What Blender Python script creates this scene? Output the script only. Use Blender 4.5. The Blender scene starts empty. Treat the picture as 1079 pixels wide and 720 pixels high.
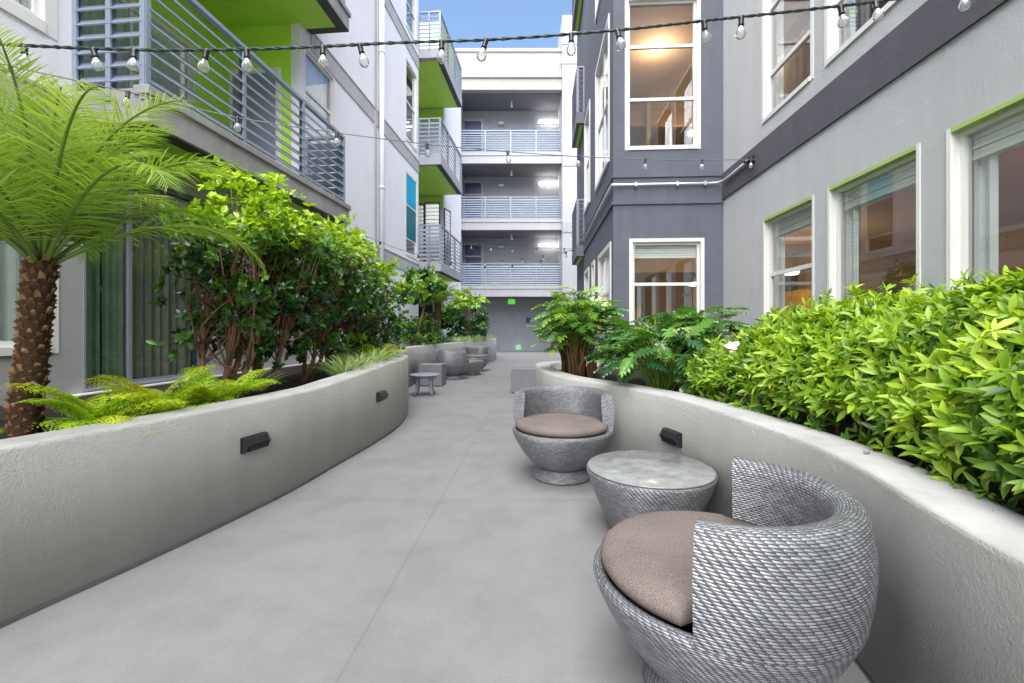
import bpy, bmesh, math, random
import numpy as np
from mathutils import Vector, Matrix
S = bpy.context.scene
COL = S.collection
rng = np.random.default_rng(7)
random.seed(7)
PI = math.pi
R_ = math.radians

# ------------------------------------------------------------------ camera, sky, sun, exposure
cam_d = bpy.data.cameras.new('camera'); cam = bpy.data.objects.new('camera', cam_d); COL.objects.link(cam)
cam.location = (0, 0, 1.1); cam.rotation_euler = (R_(90), 0, 0)
cam_d.sensor_width = 36.0; cam_d.lens = 36.0 * 480 / 1079
cam_d.shift_y = -13.0 / 1079
cam_d.clip_start = 0.05; cam_d.clip_end = 500
S.camera = cam
W = bpy.data.worlds.new('World'); S.world = W; W.use_nodes = True
wn = W.node_tree.nodes; wl = W.node_tree.links
sky = wn.new('ShaderNodeTexSky'); sky.sky_type = 'NISHITA'; sky.sun_disc = False
SUN_EL, SUN_AZ = 56, 192            # azimuth in degrees clockwise from +Y (behind the camera, a little left)
sky.sun_elevation = R_(SUN_EL); sky.sun_rotation = R_(SUN_AZ)
sky.air_density = 1.0; sky.dust_density = 0.4; sky.ozone_density = 1.2
wl.new(sky.outputs[0], wn['Background'].inputs[0]); wn['Background'].inputs[1].default_value = 0.08
sun_d = bpy.data.lights.new('sun', 'SUN'); sun_d.energy = 3.3; sun_d.angle = R_(85); sun_d.color = (1.0, 0.95, 0.88)
sun = bpy.data.objects.new('sun', sun_d); COL.objects.link(sun)
_d = Vector((math.sin(R_(SUN_AZ)) * math.cos(R_(SUN_EL)), math.cos(R_(SUN_AZ)) * math.cos(R_(SUN_EL)), math.sin(R_(SUN_EL))))
sun.rotation_euler = _d.to_track_quat('Z', 'Y').to_euler()
S.view_settings.view_transform = 'Standard'; S.view_settings.look = 'None'
S.view_settings.gamma = 1.0; S.view_settings.use_curve_mapping = False
S.view_settings.exposure = 2.0
S.cycles.max_bounces = 10; S.cycles.diffuse_bounces = 5; S.cycles.transparent_max_bounces = 16
S.cycles.use_denoising = True
S.cycles.caustics_reflective = False; S.cycles.caustics_refractive = False
S.cycles.sample_clamp_indirect = 6.0

# ------------------------------------------------------------------ materials
def newmat(name):
    m = bpy.data.materials.new(name); m.use_nodes = True
    return m, m.node_tree.nodes, m.node_tree.links, m.node_tree.nodes['Principled BSDF']
def ramp(n, stops):
    r = n.new('ShaderNodeValToRGB')
    while len(r.color_ramp.elements) < len(stops): r.color_ramp.elements.new(0.5)
    for e, (p, c) in zip(r.color_ramp.elements, stops):
        e.position = p; e.color = (*c, 1) if len(c) == 3 else c
    return r
def noise(n, l, scale, detail=4, rough=.55, coord='Object', vec=None):
    t = n.new('ShaderNodeTexCoord'); x = n.new('ShaderNodeTexNoise')
    x.inputs['Scale'].default_value = scale; x.inputs['Detail'].default_value = detail; x.inputs['Roughness'].default_value = rough
    l.new(vec or t.outputs[coord], x.inputs['Vector'])
    return x
def mul(c, k): return tuple(min(1, v * k) for v in c)
def m_plain(name, c, rough=.5, metal=0, var=.08, vscale=3, spec=.5):
    m, n, l, b = newmat(name)
    x = noise(n, l, vscale)
    r = ramp(n, [(.3, mul(c, 1 - var)), (.7, mul(c, 1 + var))])
    l.new(x.outputs['Fac'], r.inputs[0]); l.new(r.outputs[0], b.inputs['Base Color'])
    b.inputs['Roughness'].default_value = rough; b.inputs['Metallic'].default_value = metal
    b.inputs['Specular IOR Level'].default_value = spec
    return m
def m_stucco(name, c, scale=55, strength=.5, dist=.006, streak=.08):
    m, n, l, b = newmat(name)
    t = n.new('ShaderNodeTexCoord')
    big = noise(n, l, .9, 5, .6); mid = noise(n, l, 7, 4, .6)
    mp = n.new('ShaderNodeMapping'); mp.inputs['Scale'].default_value = (5, 5, .35)
    l.new(t.outputs['Object'], mp.inputs[0])
    st = noise(n, l, 1.0, 4, .6, vec=mp.outputs[0])
    a = n.new('ShaderNodeMath'); a.operation = 'ADD'; l.new(big.outputs['Fac'], a.inputs[0]); l.new(st.outputs['Fac'], a.inputs[1])
    a2 = n.new('ShaderNodeMath'); a2.operation = 'MULTIPLY_ADD'; l.new(mid.outputs['Fac'], a2.inputs[0]); a2.inputs[1].default_value = .5; l.new(a.outputs[0], a2.inputs[2])
    r = ramp(n, [(.30, mul(c, 1 - streak)), (.70, mul(c, 1 + streak))])
    mr = n.new('ShaderNodeMapRange'); mr.inputs[1].default_value = .7; mr.inputs[2].default_value = 1.8
    l.new(a2.outputs[0], mr.inputs[0]); l.new(mr.outputs[0], r.inputs[0])
    l.new(r.outputs[0], b.inputs['Base Color']); b.inputs['Roughness'].default_value = .88
    b.inputs['Specular IOR Level'].default_value = .25
    f1 = noise(n, l, scale * 1.5, 6, .7); f2 = noise(n, l, scale * .42, 4, .6); f3 = noise(n, l, 6, 3, .5)
    k3 = n.new('ShaderNodeMath'); k3.operation = 'MULTIPLY'; l.new(f3.outputs['Fac'], k3.inputs[0]); l.new(f2.outputs['Fac'], k3.inputs[1])
    ad = n.new('ShaderNodeMath'); ad.operation = 'MULTIPLY_ADD'; ad.inputs[1].default_value = 1.3
    l.new(k3.outputs[0], ad.inputs[0]); l.new(f1.outputs['Fac'], ad.inputs[2])
    bp = n.new('ShaderNodeBump'); bp.inputs['Strength'].default_value = strength; bp.inputs['Distance'].default_value = dist
    l.new(ad.outputs[0], bp.inputs['Height']); l.new(bp.outputs[0], b.inputs['Normal'])
    return m
def m_leaf(name, dark, mid, young, rough=.38, trans=.35, spec=.5):
    """tint attribute: 0 old dark leaf .. 1 fresh new leaf."""
    m, n, l, b = newmat(name)
    at = n.new('ShaderNodeAttribute'); at.attribute_name = 'tint'
    r = ramp(n, [(0, dark), (.5, mid), (1, young)])
    l.new(at.outputs['Fac'], r.inputs[0]); l.new(r.outputs[0], b.inputs['Base Color'])
    b.inputs['Roughness'].default_value = rough; b.inputs['Specular IOR Level'].default_value = spec
    tr = n.new('ShaderNodeBsdfTranslucent')
    hs = n.new('ShaderNodeHueSaturation'); hs.inputs['Value'].default_value = 1.3; hs.inputs['Saturation'].default_value = 1.1
    l.new(r.outputs[0], hs.inputs['Color']); l.new(hs.outputs[0], tr.inputs[0])
    mx = n.new('ShaderNodeMixShader'); mx.inputs[0].default_value = trans
    l.new(b.outputs[0], mx.inputs[1]); l.new(tr.outputs[0], mx.inputs[2])
    l.new(mx.outputs[0], n['Material Output'].inputs[0])
    return m
def m_glass(name, tint=(.9, .93, .92), refl=1.0):
    m, n, l, b = newmat(name); n.remove(b)
    tr = n.new('ShaderNodeBsdfTransparent'); tr.inputs[0].default_value = (*tint, 1)
    gl = n.new('ShaderNodeBsdfGlossy'); gl.inputs['Roughness'].default_value = .01; gl.inputs[0].default_value = (.95, .97, 1, 1)
    ge = n.new('ShaderNodeNewGeometry'); dt = n.new('ShaderNodeVectorMath'); dt.operation = 'DOT_PRODUCT'
    l.new(ge.outputs['Incoming'], dt.inputs[0]); l.new(ge.outputs['True Normal'], dt.inputs[1])
    def M(op, a, v):
        x = n.new('ShaderNodeMath'); x.operation = op; l.new(a, x.inputs[0]); x.inputs[1].default_value = v; return x
    ab = M('ABSOLUTE', dt.outputs['Value'], 0); iv = M('MULTIPLY_ADD', ab.outputs[0], -1); iv.inputs[2].default_value = 1
    pw = M('POWER', iv.outputs[0], 5); k = M('MULTIPLY_ADD', pw.outputs[0], .95 * refl); k.inputs[2].default_value = .05 * refl; k.use_clamp = True
    mx = n.new('ShaderNodeMixShader'); l.new(k.outputs[0], mx.inputs[0]); l.new(tr.outputs[0], mx.inputs[1]); l.new(gl.outputs[0], mx.inputs[2])
    l.new(mx.outputs[0], n['Material Output'].inputs[0])
    return m
def m_emit(name, c, s):
    m, n, l, b = newmat(name); n.remove(b)
    e = n.new('ShaderNodeEmission'); e.inputs[0].default_value = (*c, 1); e.inputs[1].default_value = s
    l.new(e.outputs[0], n['Material Output'].inputs[0]); return m
def m_wicker(name, c, cell_u=.024, cell_v=.0082):
    m, n, l, b = newmat(name)
    def M(op, a, bb=None, cc=None):
        x = n.new('ShaderNodeMath'); x.operation = op
        for i, v in enumerate((a, bb, cc)):
            if v is None: continue
            if isinstance(v, (int, float)): x.inputs[i].default_value = v
            else: l.new(v, x.inputs[i])
        return x.outputs[0]
    t = n.new('ShaderNodeTexCoord'); sp = n.new('ShaderNodeSeparateXYZ'); l.new(t.outputs['UV'], sp.inputs[0])
    wv = noise(n, l, 11, 2, .5)
    v = M('DIVIDE', M('ADD', sp.outputs[1], M('MULTIPLY', wv.outputs['Fac'], .006)), cell_v); row = M('FLOOR', v)
    u = M('ADD', M('DIVIDE', sp.outputs[0], cell_u), M('MULTIPLY', row, .30)); fu = M('FRACT', u); cell = M('FLOOR', u)
    fv = M('FRACT', M('ADD', v, M('MULTIPLY', fu, .38)))
    sv = M('SINE', M('MULTIPLY', fv, PI))                       # strand cross-section
    ov = M('SINE', M('MULTIPLY', fu, PI))                       # strand rising over the upright and dipping
    ov2 = M('POWER', ov, .7)
    hgt = M('MULTIPLY', M('POWER', sv, .6), M('MULTIPLY_ADD', ov2, .75, .25))
    wn_ = n.new('ShaderNodeTexWhiteNoise'); cb = n.new('ShaderNodeCombineXYZ'); l.new(cell, cb.inputs[0]); l.new(row, cb.inputs[1]); l.new(cb.outputs[0], wn_.inputs['Vector'])
    r = ramp(n, [(.0, mul(c, .24)), (.45, mul(c, .68)), (.95, mul(c, 1.16))])  # dark gaps between strands, their occlusion shade painted into the colour
    l.new(hgt, r.inputs[0])
    lf = noise(n, l, 5, 3, .6); mr = M('MULTIPLY', M('MULTIPLY_ADD', wn_.outputs['Value'], .55, .72), M('MULTIPLY_ADD', lf.outputs['Fac'], .5, .75))
    mc = n.new('ShaderNodeMixRGB'); mc.blend_type = 'MULTIPLY'; mc.inputs[0].default_value = 1
    cc = n.new('ShaderNodeCombineXYZ')
    for i in range(3): l.new(mr, cc.inputs[i])
    l.new(r.outputs[0], mc.inputs[1]); l.new(cc.outputs[0], mc.inputs[2]); l.new(mc.outputs[0], b.inputs['Base Color'])
    b.inputs['Roughness'].default_value = .34; b.inputs['Metallic'].default_value = .35
    bp = n.new('ShaderNodeBump'); bp.inputs['Strength'].default_value = .9; bp.inputs['Distance'].default_value = .004
    l.new(hgt, bp.inputs['Height']); l.new(bp.outputs[0], b.inputs['Normal'])
    return m

MT = {}
MT['wall_left'] = m_stucco('lavender grey stucco', (.76, .76, .81), 60, .5, .006, .03)
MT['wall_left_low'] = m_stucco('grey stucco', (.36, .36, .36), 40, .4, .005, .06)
MT['wall_right'] = m_stucco('light grey stucco', (.58, .59, .61), 95, 1.0, .016, .04)
MT['wall_bay'] = m_stucco('slate grey stucco', (.145, .153, .188), 70, .9, .016, .07)
MT['band'] = m_stucco('charcoal stucco band', (.115, .112, .135), 70, .9, .016, .07)
MT['band_left'] = m_stucco('grey stucco band', (.42, .42, .44), 38, .5, .005, .07)
MT['planter'] = m_stucco('grey planter stucco', (.58, .59, .55), 105, 1.0, .017, .045)
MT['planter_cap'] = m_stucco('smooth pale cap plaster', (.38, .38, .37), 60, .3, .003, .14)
MT['cream'] = m_stucco('cream stucco', (.33, .322, .295), 30, .3, .004, .05)
MT['far_white'] = m_stucco('pale lavender stucco', (.40, .40, .425), 30, .3, .004, .05)
MT['far_grey'] = m_stucco('mid grey stucco', (.35, .355, .385), 30, .3, .004, .06)
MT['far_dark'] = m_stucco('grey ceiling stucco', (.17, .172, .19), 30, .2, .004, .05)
MT['lime'] = m_plain('lime green paint', (.45, .74, .07), .6, 0, .05)
MT['pale_lime'] = m_plain('pale lime paint', (.52, .72, .36), .6, 0, .05)
MT['slab'] = m_stucco('grey slab fascia', (.30, .295, .305), 30, .4, .005, .12)
MT['dark_soffit'] = m_plain('dark soffit trim', (.055, .055, .06), .7)
MT['rail'] = m_plain('blue grey rail paint', (.25, .29, .37), .4, .1, .06)
MT['white'] = m_plain('white vinyl', (.70, .69, .67), .4, 0, .03)
MT['white_warm'] = m_plain('white painted trim', (.74, .73, .71), .5, 0, .04)
MT['headtrim'] = m_plain('green head trim', (.36, .50, .16), .5, 0, .05)
MT['blind'] = m_plain('pale green shade', (.84, .85, .78), .8, 0, .05)
MT['glass'] = m_glass('window glass', (.88, .91, .90), 2.3)
MT['glass_dark'] = m_glass('grey window glass', (.72, .78, .75), 2.0)
MT['teal'] = m_plain('teal panel', (.0, .34, .55), .5, 0, .03, 3, .1)
MT['teal_dark'] = m_plain('dark teal panel', (.01, .14, .18), .5, 0, .05, 3, .1)
MT['room'] = m_plain('tan room plaster', (.33, .235, .165), .85, 0, .05, 1)
MT['room_floor'] = m_plain('brown room floor', (.16, .10, .06), .6, 0, .1, 2)
MT['room_grey'] = m_plain('grey room plaster', (.34, .33, .30), .85, 0, .05, 1)
MT['curtain'] = m_plain('pale curtain', (.74, .75, .74), .85, 0, .06, 6)
MT['drape'] = m_plain('olive drape', (.34, .33, .26), .9, 0, .15, 6)
MT['drape_green'] = m_plain('grey green drape', (.34, .47, .32), .9, 0, .15, 6)
MT['amber'] = m_plain('amber wood', (.42, .22, .04), .5, 0, .2, 6)
MT['black'] = m_plain('black plastic', (.012, .012, .014), .3, 0, .1)
MT['charcoal'] = m_plain('charcoal metal', (.035, .035, .042), .35, .5, .1)
MT['navy'] = m_plain('navy door paint', (.025, .025, .12), .4, 0, .1)
MT['cable'] = m_plain('dark green cable', (.018, .035, .032), .5, 0, .2)
MT['cable_grey'] = m_plain('grey cable', (.17, .17, .18), .6, 0, .1)
MT['conduit'] = m_plain('galvanised conduit', (.55, .56, .58), .3, .4, .05)
MT['tube_on'] = m_emit('lit tube', (1, .97, .92), 5)
MT['lamp_warm'] = m_emit('lit warm lamp', (1, .62, .22), 6)
MT['lamp_white'] = m_emit('lit white lamp', (1, .86, .62), 3.5)
MT['exit_green'] = m_emit('lit green sign', (.13, .62, .06), .26)
MT['exit_pale'] = m_emit('lit pale green sign', (.30, .70, .42), .28)
MT['sign_blue'] = m_plain('blue sign', (.02, .03, .30), .4)
MT['wicker'] = m_wicker('silver wicker', (.27, .275, .295))
MT['wicker_edge'] = m_wicker('silver wicker wrap', (.47, .48, .52), .022, .0105)
MT['taupe'] = None
MT['tabletop'] = m_plain('frosted table glass', (.24, .25, .245), .14, 0, .22, 14)
MT['stool_grey'] = m_plain('blue grey resin', (.24, .26, .31), .45, 0, .06)
MT['cube_grey'] = m_stucco('grey block finish', (.19, .19, .21), 60, .2, .002, .05)
MT['soil'] = m_stucco('dark soil', (.045, .035, .028), 30, 1, .03, .4)
MT['bark'] = m_stucco('reddish bark', (.27, .155, .095), 60, 1, .008, .35)
MT['palm_bark'] = m_stucco('fibrous palm bark', (.125, .065, .03), 70, 1, .01, .5)
MT['palm_core'] = m_stucco('dark palm core', (.05, .026, .014), 70, 1, .01, .4); MT['palm_husk'] = m_stucco('pale palm husk', (.26, .15, .075), 70, 1, .006, .4)
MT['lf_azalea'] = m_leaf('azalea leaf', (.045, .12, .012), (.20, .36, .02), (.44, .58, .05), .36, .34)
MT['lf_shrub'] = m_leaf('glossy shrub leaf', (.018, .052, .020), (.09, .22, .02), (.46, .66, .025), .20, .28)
MT['lf_palm'] = m_leaf('palm leaf', (.12, .22, .03), (.27, .42, .05), (.50, .58, .16), .42, .35)
MT['lf_fern'] = m_leaf('fern leaf', (.26, .46, .02), (.50, .70, .04), (.72, .62, .07), .5, .35)
MT['lf_philo'] = m_leaf('philodendron leaf', (.022, .085, .028), (.13, .30, .04), (.42, .58, .06), .20, .26, .8)
MT['lf_liriope'] = m_leaf('striped grass leaf', (.16, .30, .07), (.38, .50, .18), (.62, .66, .36), .45, .3)
MT['petal'] = m_plain('pale pink petal', (.75, .58, .70), .6)
MT['petiole'] = m_plain('green stalk', (.13, .22, .035), .45, 0, .2, 8)
def _fabric():
    m, n, l, b = newmat('taupe cushion fabric')
    f = noise(n, l, 260, 2, .6); g = noise(n, l, 6, 4, .6)
    r = ramp(n, [(.35, (.125, .102, .092)), (.65, (.225, .188, .172))]); l.new(f.outputs['Fac'], r.inputs[0])
    r2 = ramp(n, [(.3, (.86, .86, .86)), (.7, (1.1, 1.1, 1.1))]); l.new(g.outputs['Fac'], r2.inputs[0])
    mx = n.new('ShaderNodeMixRGB'); mx.blend_type = 'MULTIPLY'; mx.inputs[0].default_value = 1
    l.new(r.outputs[0], mx.inputs[1]); l.new(r2.outputs[0], mx.inputs[2]); l.new(mx.outputs[0], b.inputs['Base Color'])
    b.inputs['Roughness'].default_value = .95; b.inputs['Specular IOR Level'].default_value = .1
    bp = n.new('ShaderNodeBump'); bp.inputs['Strength'].default_value = .6; bp.inputs['Distance'].default_value = .002
    l.new(f.outputs['Fac'], bp.inputs['Height']); l.new(bp.outputs[0], b.inputs['Normal'])
    return m
MT['taupe'] = _fabric()
def _pavement():
    m, n, l, b = newmat('pale concrete paving')
    t = n.new('ShaderNodeTexCoord'); sp = n.new('ShaderNodeSeparateXYZ'); l.new(t.outputs['Object'], sp.inputs[0])
    def M(op, a, bb=None, cc=None):
        x = n.new('ShaderNodeMath'); x.operation = op
        for i, v in enumerate((a, bb, cc)):
            if v is None: continue
            if isinstance(v, (int, float)): x.inputs[i].default_value = v
            else: l.new(v, x.inputs[i])
        return x.outputs[0]
    wob = noise(n, l, 3, 2, .5)
    def line(coord, period, off, w):
        c = M('ADD', M('DIVIDE', M('ADD', coord, M('MULTIPLY', M('SUBTRACT', wob.outputs['Fac'], .5), .006)), period), off)
        d = M('MULTIPLY', M('ABSOLUTE', M('SUBTRACT', M('FRACT', c), .5)), period)
        return M('SUBTRACT', 1.0, M('SMOOTH_MIN', M('DIVIDE', d, w), 1.0, .1))
    xr = M('ADD', sp.outputs[0], M('MULTIPLY', sp.outputs[1], -.055))
    jl = M('MAXIMUM', line(xr, 2.6, .74, .008), line(sp.outputs[1], 1.98, .02, .008))
    a = noise(n, l, .55, 6, .62); c = noise(n, l, 3.2, 6, .65); d = noise(n, l, 90, 3, .6)
    r1 = ramp(n, [(.30, (.190, .186, .187)), (.52, (.218, .214, .214)), (.75, (.238, .234, .232))]); l.new(a.outputs['Fac'], r1.inputs[0])
    r2 = ramp(n, [(.28, (.84, .84, .84)), (.55, (1, 1, 1)), (.8, (1.04, 1.04, 1.04))]); l.new(c.outputs['Fac'], r2.inputs[0])
    r3 = ramp(n, [(.3, (.93, .93, .93)), (.7, (1.05, 1.05, 1.05))]); l.new(d.outputs['Fac'], r3.inputs[0])
    cur = r1.outputs[0]
    for rr in (r2, r3):
        mx = n.new('ShaderNodeMixRGB'); mx.blend_type = 'MULTIPLY'; mx.inputs[0].default_value = 1
        l.new(cur, mx.inputs[1]); l.new(rr.outputs[0], mx.inputs[2]); cur = mx.outputs[0]
    mj = n.new('ShaderNodeMixRGB'); mj.inputs[2].default_value = (.12, .117, .115, 1)
    l.new(M('MULTIPLY', jl, .42), mj.inputs[0]); l.new(cur, mj.inputs[1]); l.new(mj.outputs[0], b.inputs['Base Color'])
    b.inputs['Roughness'].default_value = .72; b.inputs['Specular IOR Level'].default_value = .35
    bp = n.new('ShaderNodeBump'); bp.inputs['Strength'].default_value = .35; bp.inputs['Distance'].default_value = .003
    hh = M('SUBTRACT', M('MULTIPLY', d.outputs['Fac'], .5), jl)
    l.new(hh, bp.inputs['Height']); l.new(bp.outputs[0], b.inputs['Normal'])
    return m
MT['paving'] = _pavement()

# ------------------------------------------------------------------ mesh helpers
class MB:
    def __init__(s): s.v = []; s.f = []; s.uv = []; s.mi = []; s.sm = []; s.hasuv = False
    def add(s, vs, fs, uvs=None, mi=0, smooth=False):
        o = len(s.v); s.v += [tuple(p) for p in vs]
        for k, f in enumerate(fs):
            s.f.append(tuple(i + o for i in f)); s.mi.append(mi); s.sm.append(smooth)
            if uvs: s.uv.append([uvs[i] for i in f] if not isinstance(uvs[0], list) else uvs[k]); s.hasuv = True
            else: s.uv.append(None)
    def box(s, x0, x1, y0, y1, z0, z1, T=None, mi=0):
        p = [(x, y, z) for z in (z0, z1) for y in (y0, y1) for x in (x0, x1)]
        if T: p = [T(*q) for q in p]
        s.add(p, [(0, 2, 3, 1), (4, 5, 7, 6), (0, 1, 5, 4), (2, 6, 7, 3), (0, 4, 6, 2), (1, 3, 7, 5)], mi=mi)
    def quad(s, a, b, c, d, mi=0): s.add([a, b, c, d], [(0, 1, 2, 3)], mi=mi)
    def tube(s, pts, rad, n=8, cap=True, mi=0):
        pts = [Vector(p) for p in pts]; rad = rad if isinstance(rad, (list, tuple)) else [rad] * len(pts)
        vs = []; nx = None
        for i, p in enumerate(pts):
            t = (pts[min(i + 1, len(pts) - 1)] - pts[max(i - 1, 0)]).normalized()
            if nx is None:
                nx = t.cross(Vector((0, 0, 1)) if abs(t.z) < .9 else Vector((1, 0, 0))).normalized()
            else:
                nx = (nx - t * nx.dot(t)).normalized()
            by = t.cross(nx)
            for k in range(n):
                a = 2 * PI * k / n; vs.append(p + (nx * math.cos(a) + by * math.sin(a)) * rad[i])
        fs = [(i * n + k, i * n + (k + 1) % n, (i + 1) * n + (k + 1) % n, (i + 1) * n + k) for i in range(len(pts) - 1) for k in range(n)]
        if cap: fs += [tuple(reversed(range(n))), tuple(range((len(pts) - 1) * n, len(pts) * n))]
        s.add(vs, fs, mi=mi, smooth=True)
    def lathe(s, prof, a0=-PI, a1=PI, n=64, c=(0, 0, 0), uvr=None, capends=False, closed=False, mi=0, smooth=True):
        full = abs(a1 - a0 - 2 * PI) < 1e-6
        m = len(prof); L = [0]
        for i in range(1, m): L.append(L[-1] + math.dist(prof[i], prof[i - 1]))
        vs = []; uvs = []
        for k in range(n + 1):
            a = a0 + (a1 - a0) * k / n
            for i, (r, z) in enumerate(prof):
                vs.append((c[0] + r * math.cos(a), c[1] + r * math.sin(a), c[2] + z)); uvs.append((a * (uvr or .37), L[i]))
        fs = []
        for k in range(n):
            for i in range(m - 1):
                fs.append((k * m + i, (k + 1) * m + i, (k + 1) * m + i + 1, k * m + i + 1))
        s.add(vs, fs, uvs, mi=mi, smooth=smooth)
        if capends and not full:
            for k, a in ((0, a0), (n, a1)):
                pv = vs[k * m:(k + 1) * m]; pu = [(r, z) for r, z in prof]
                s.add(pv, [tuple(range(m)) if k else tuple(reversed(range(m)))], pu, mi=mi)
    def build(s, name, mat, parent=None, bevel=0, weld=False):
        me = bpy.data.meshes.new(name); me.from_pydata(s.v, [], s.f)
        mats = mat if isinstance(mat, (list, tuple)) else [mat]
        for m in mats: me.materials.append(m)
        me.polygons.foreach_set('material_index', s.mi); me.polygons.foreach_set('use_smooth', s.sm)
        if s.hasuv:
            u = me.uv_layers.new(name='UVMap'); k = 0
            for p, uv in zip(me.polygons, s.uv):
                for j in range(p.loop_total):
                    u.data[p.loop_start + j].uv = uv[j] if uv else (0, 0)
        if weld:
            b = bmesh.new(); b.from_mesh(me); bmesh.ops.remove_doubles(b, verts=b.verts, dist=1e-4); bmesh.ops.recalc_face_normals(b, faces=b.faces); b.to_mesh(me); b.free()
        me.update()
        o = bpy.data.objects.new(name, me); COL.objects.link(o)
        if parent: o.parent = parent
        if bevel:
            md = o.modifiers.new('bevel', 'BEVEL'); md.width = bevel; md.segments = 2; md.limit_method = 'ANGLE'
        return o
def tag(o, label=None, cat=None, group=None, kind=None):
    if label: o['label'] = label
    if cat: o['category'] = cat
    if group: o['group'] = group
    if kind: o['kind'] = kind
    return o
def thing(name, label, cat, loc=(0, 0, 0), rz=0, group=None):
    o = bpy.data.objects.new(name, None); COL.objects.link(o); o.location = loc; o.rotation_euler = (0, 0, rz)
    o.empty_display_size = .1
    return tag(o, label, cat, group)
def copy_tree(o, parent=None):
    c = o.copy(); COL.objects.link(c)
    if parent: c.parent = parent
    for ch in list(o.children): copy_tree(ch, c)
    return c
def spline(pts, n=8):
    P = [np.array(p, float) for p in pts]; out = []
    for i in range(len(P) - 1):
        p0, p1, p2, p3 = P[max(i - 1, 0)], P[i], P[i + 1], P[min(i + 2, len(P) - 1)]
        for k in range(n):
            t = k / n
            out.append(.5 * (2 * p1 + (p2 - p0) * t + (2 * p0 - 5 * p1 + 4 * p2 - p3) * t * t + (3 * p1 - p0 - 3 * p2 + p3) * t ** 3))
    out.append(P[-1]); return out

# --- leaves: a template placed N times into one mesh
def leaf_template(stations, widths, fold=.25, droop=.15):
    vs = []; fs = []
    for t, w in zip(stations, widths):
        z = -droop * t * t
        if w <= 0: vs += [(t, 0, z)]
        else: vs += [(t, w, z + w * fold), (t, 0, z), (t, -w, z + w * fold)]
    idx = []; k = 0
    for w in widths:
        if w <= 0: idx.append((k, k, k)); k += 1
        else: idx.append((k, k + 1, k + 2)); k += 3
    for a, b in zip(idx, idx[1:]):
        for j in (0, 1):
            q = [a[j], a[j + 1], b[j + 1], b[j]]; q2 = []
            for x in q:
                if x not in q2: q2.append(x)
            fs.append(tuple(q2))
    return np.array(vs, float), fs
T_LANCE = leaf_template([0, .25, .55, .8, 1], [.0, .115, .145, .09, 0], .35, .18)
T_OVAL = leaf_template([0, .3, .65, 1], [.0, .24, .25, 0], .3, .2)
T_BLADE = leaf_template([0, .3, .7, 1], [.012, .021, .016, 0], .5, .30)
T_PINNA = leaf_template([0, .5, 1], [0, .22, 0], .2, .1)
def lobed_template(nl=6, wid=.60, length=1.0, width=.40):
    """split leaf: blade along the midrib plus separate finger lobes on both sides"""
    vs = []; fs = []
    def add(p, f):
        o = len(vs); vs.extend(p); fs.extend([tuple(i + o for i in q) for q in f])
    for sgn in (1, -1):
        for i in range(nl):
            t = (i + .3) / nl; x = t * length * .86
            L = width * (math.sin(PI * (0.22 + .70 * t)) ** .8) * (1.1 if i % 2 else .95)
            w = length * .86 / nl
            ang = R_(70 - 48 * t) if i else R_(105)
            dx, dy = math.cos(ang), math.sin(ang)
            z0 = -.16 * x * x; 
            a = (x - w * .52, .0, z0); b = (x + w * .52, .0, z0 - .02)
            m0 = (x - w * wid + dx * L * .55, sgn * dy * L * .55, z0 + .03); m1 = (x + w * wid + dx * L * .55, sgn * dy * L * .55, z0 + .03)
            e0 = (x - w * wid * .62 + dx * L * .86, sgn * dy * L * .86, z0 - .01); e1 = (x + w * wid * .62 + dx * L * .86, sgn * dy * L * .86, z0 - .01)
            tip = (x + dx * L * 1.02, sgn * dy * L * 1.02, z0 - .05)
            add([a, b, m1, m0, e1, e0, tip], [(0, 1, 2, 3), (3, 2, 4, 5), (5, 4, 6)])
    x = length * .84
    add([(x - .08, .05, -.12), (x - .08, -.05, -.12), (x + .16, 0, -.2)], [(0, 1, 2)])
    return np.array(vs, float), fs
T_LOBED = lobed_template()
T_FATSIA = lobed_template(4, .62, .95, .46)
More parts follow.
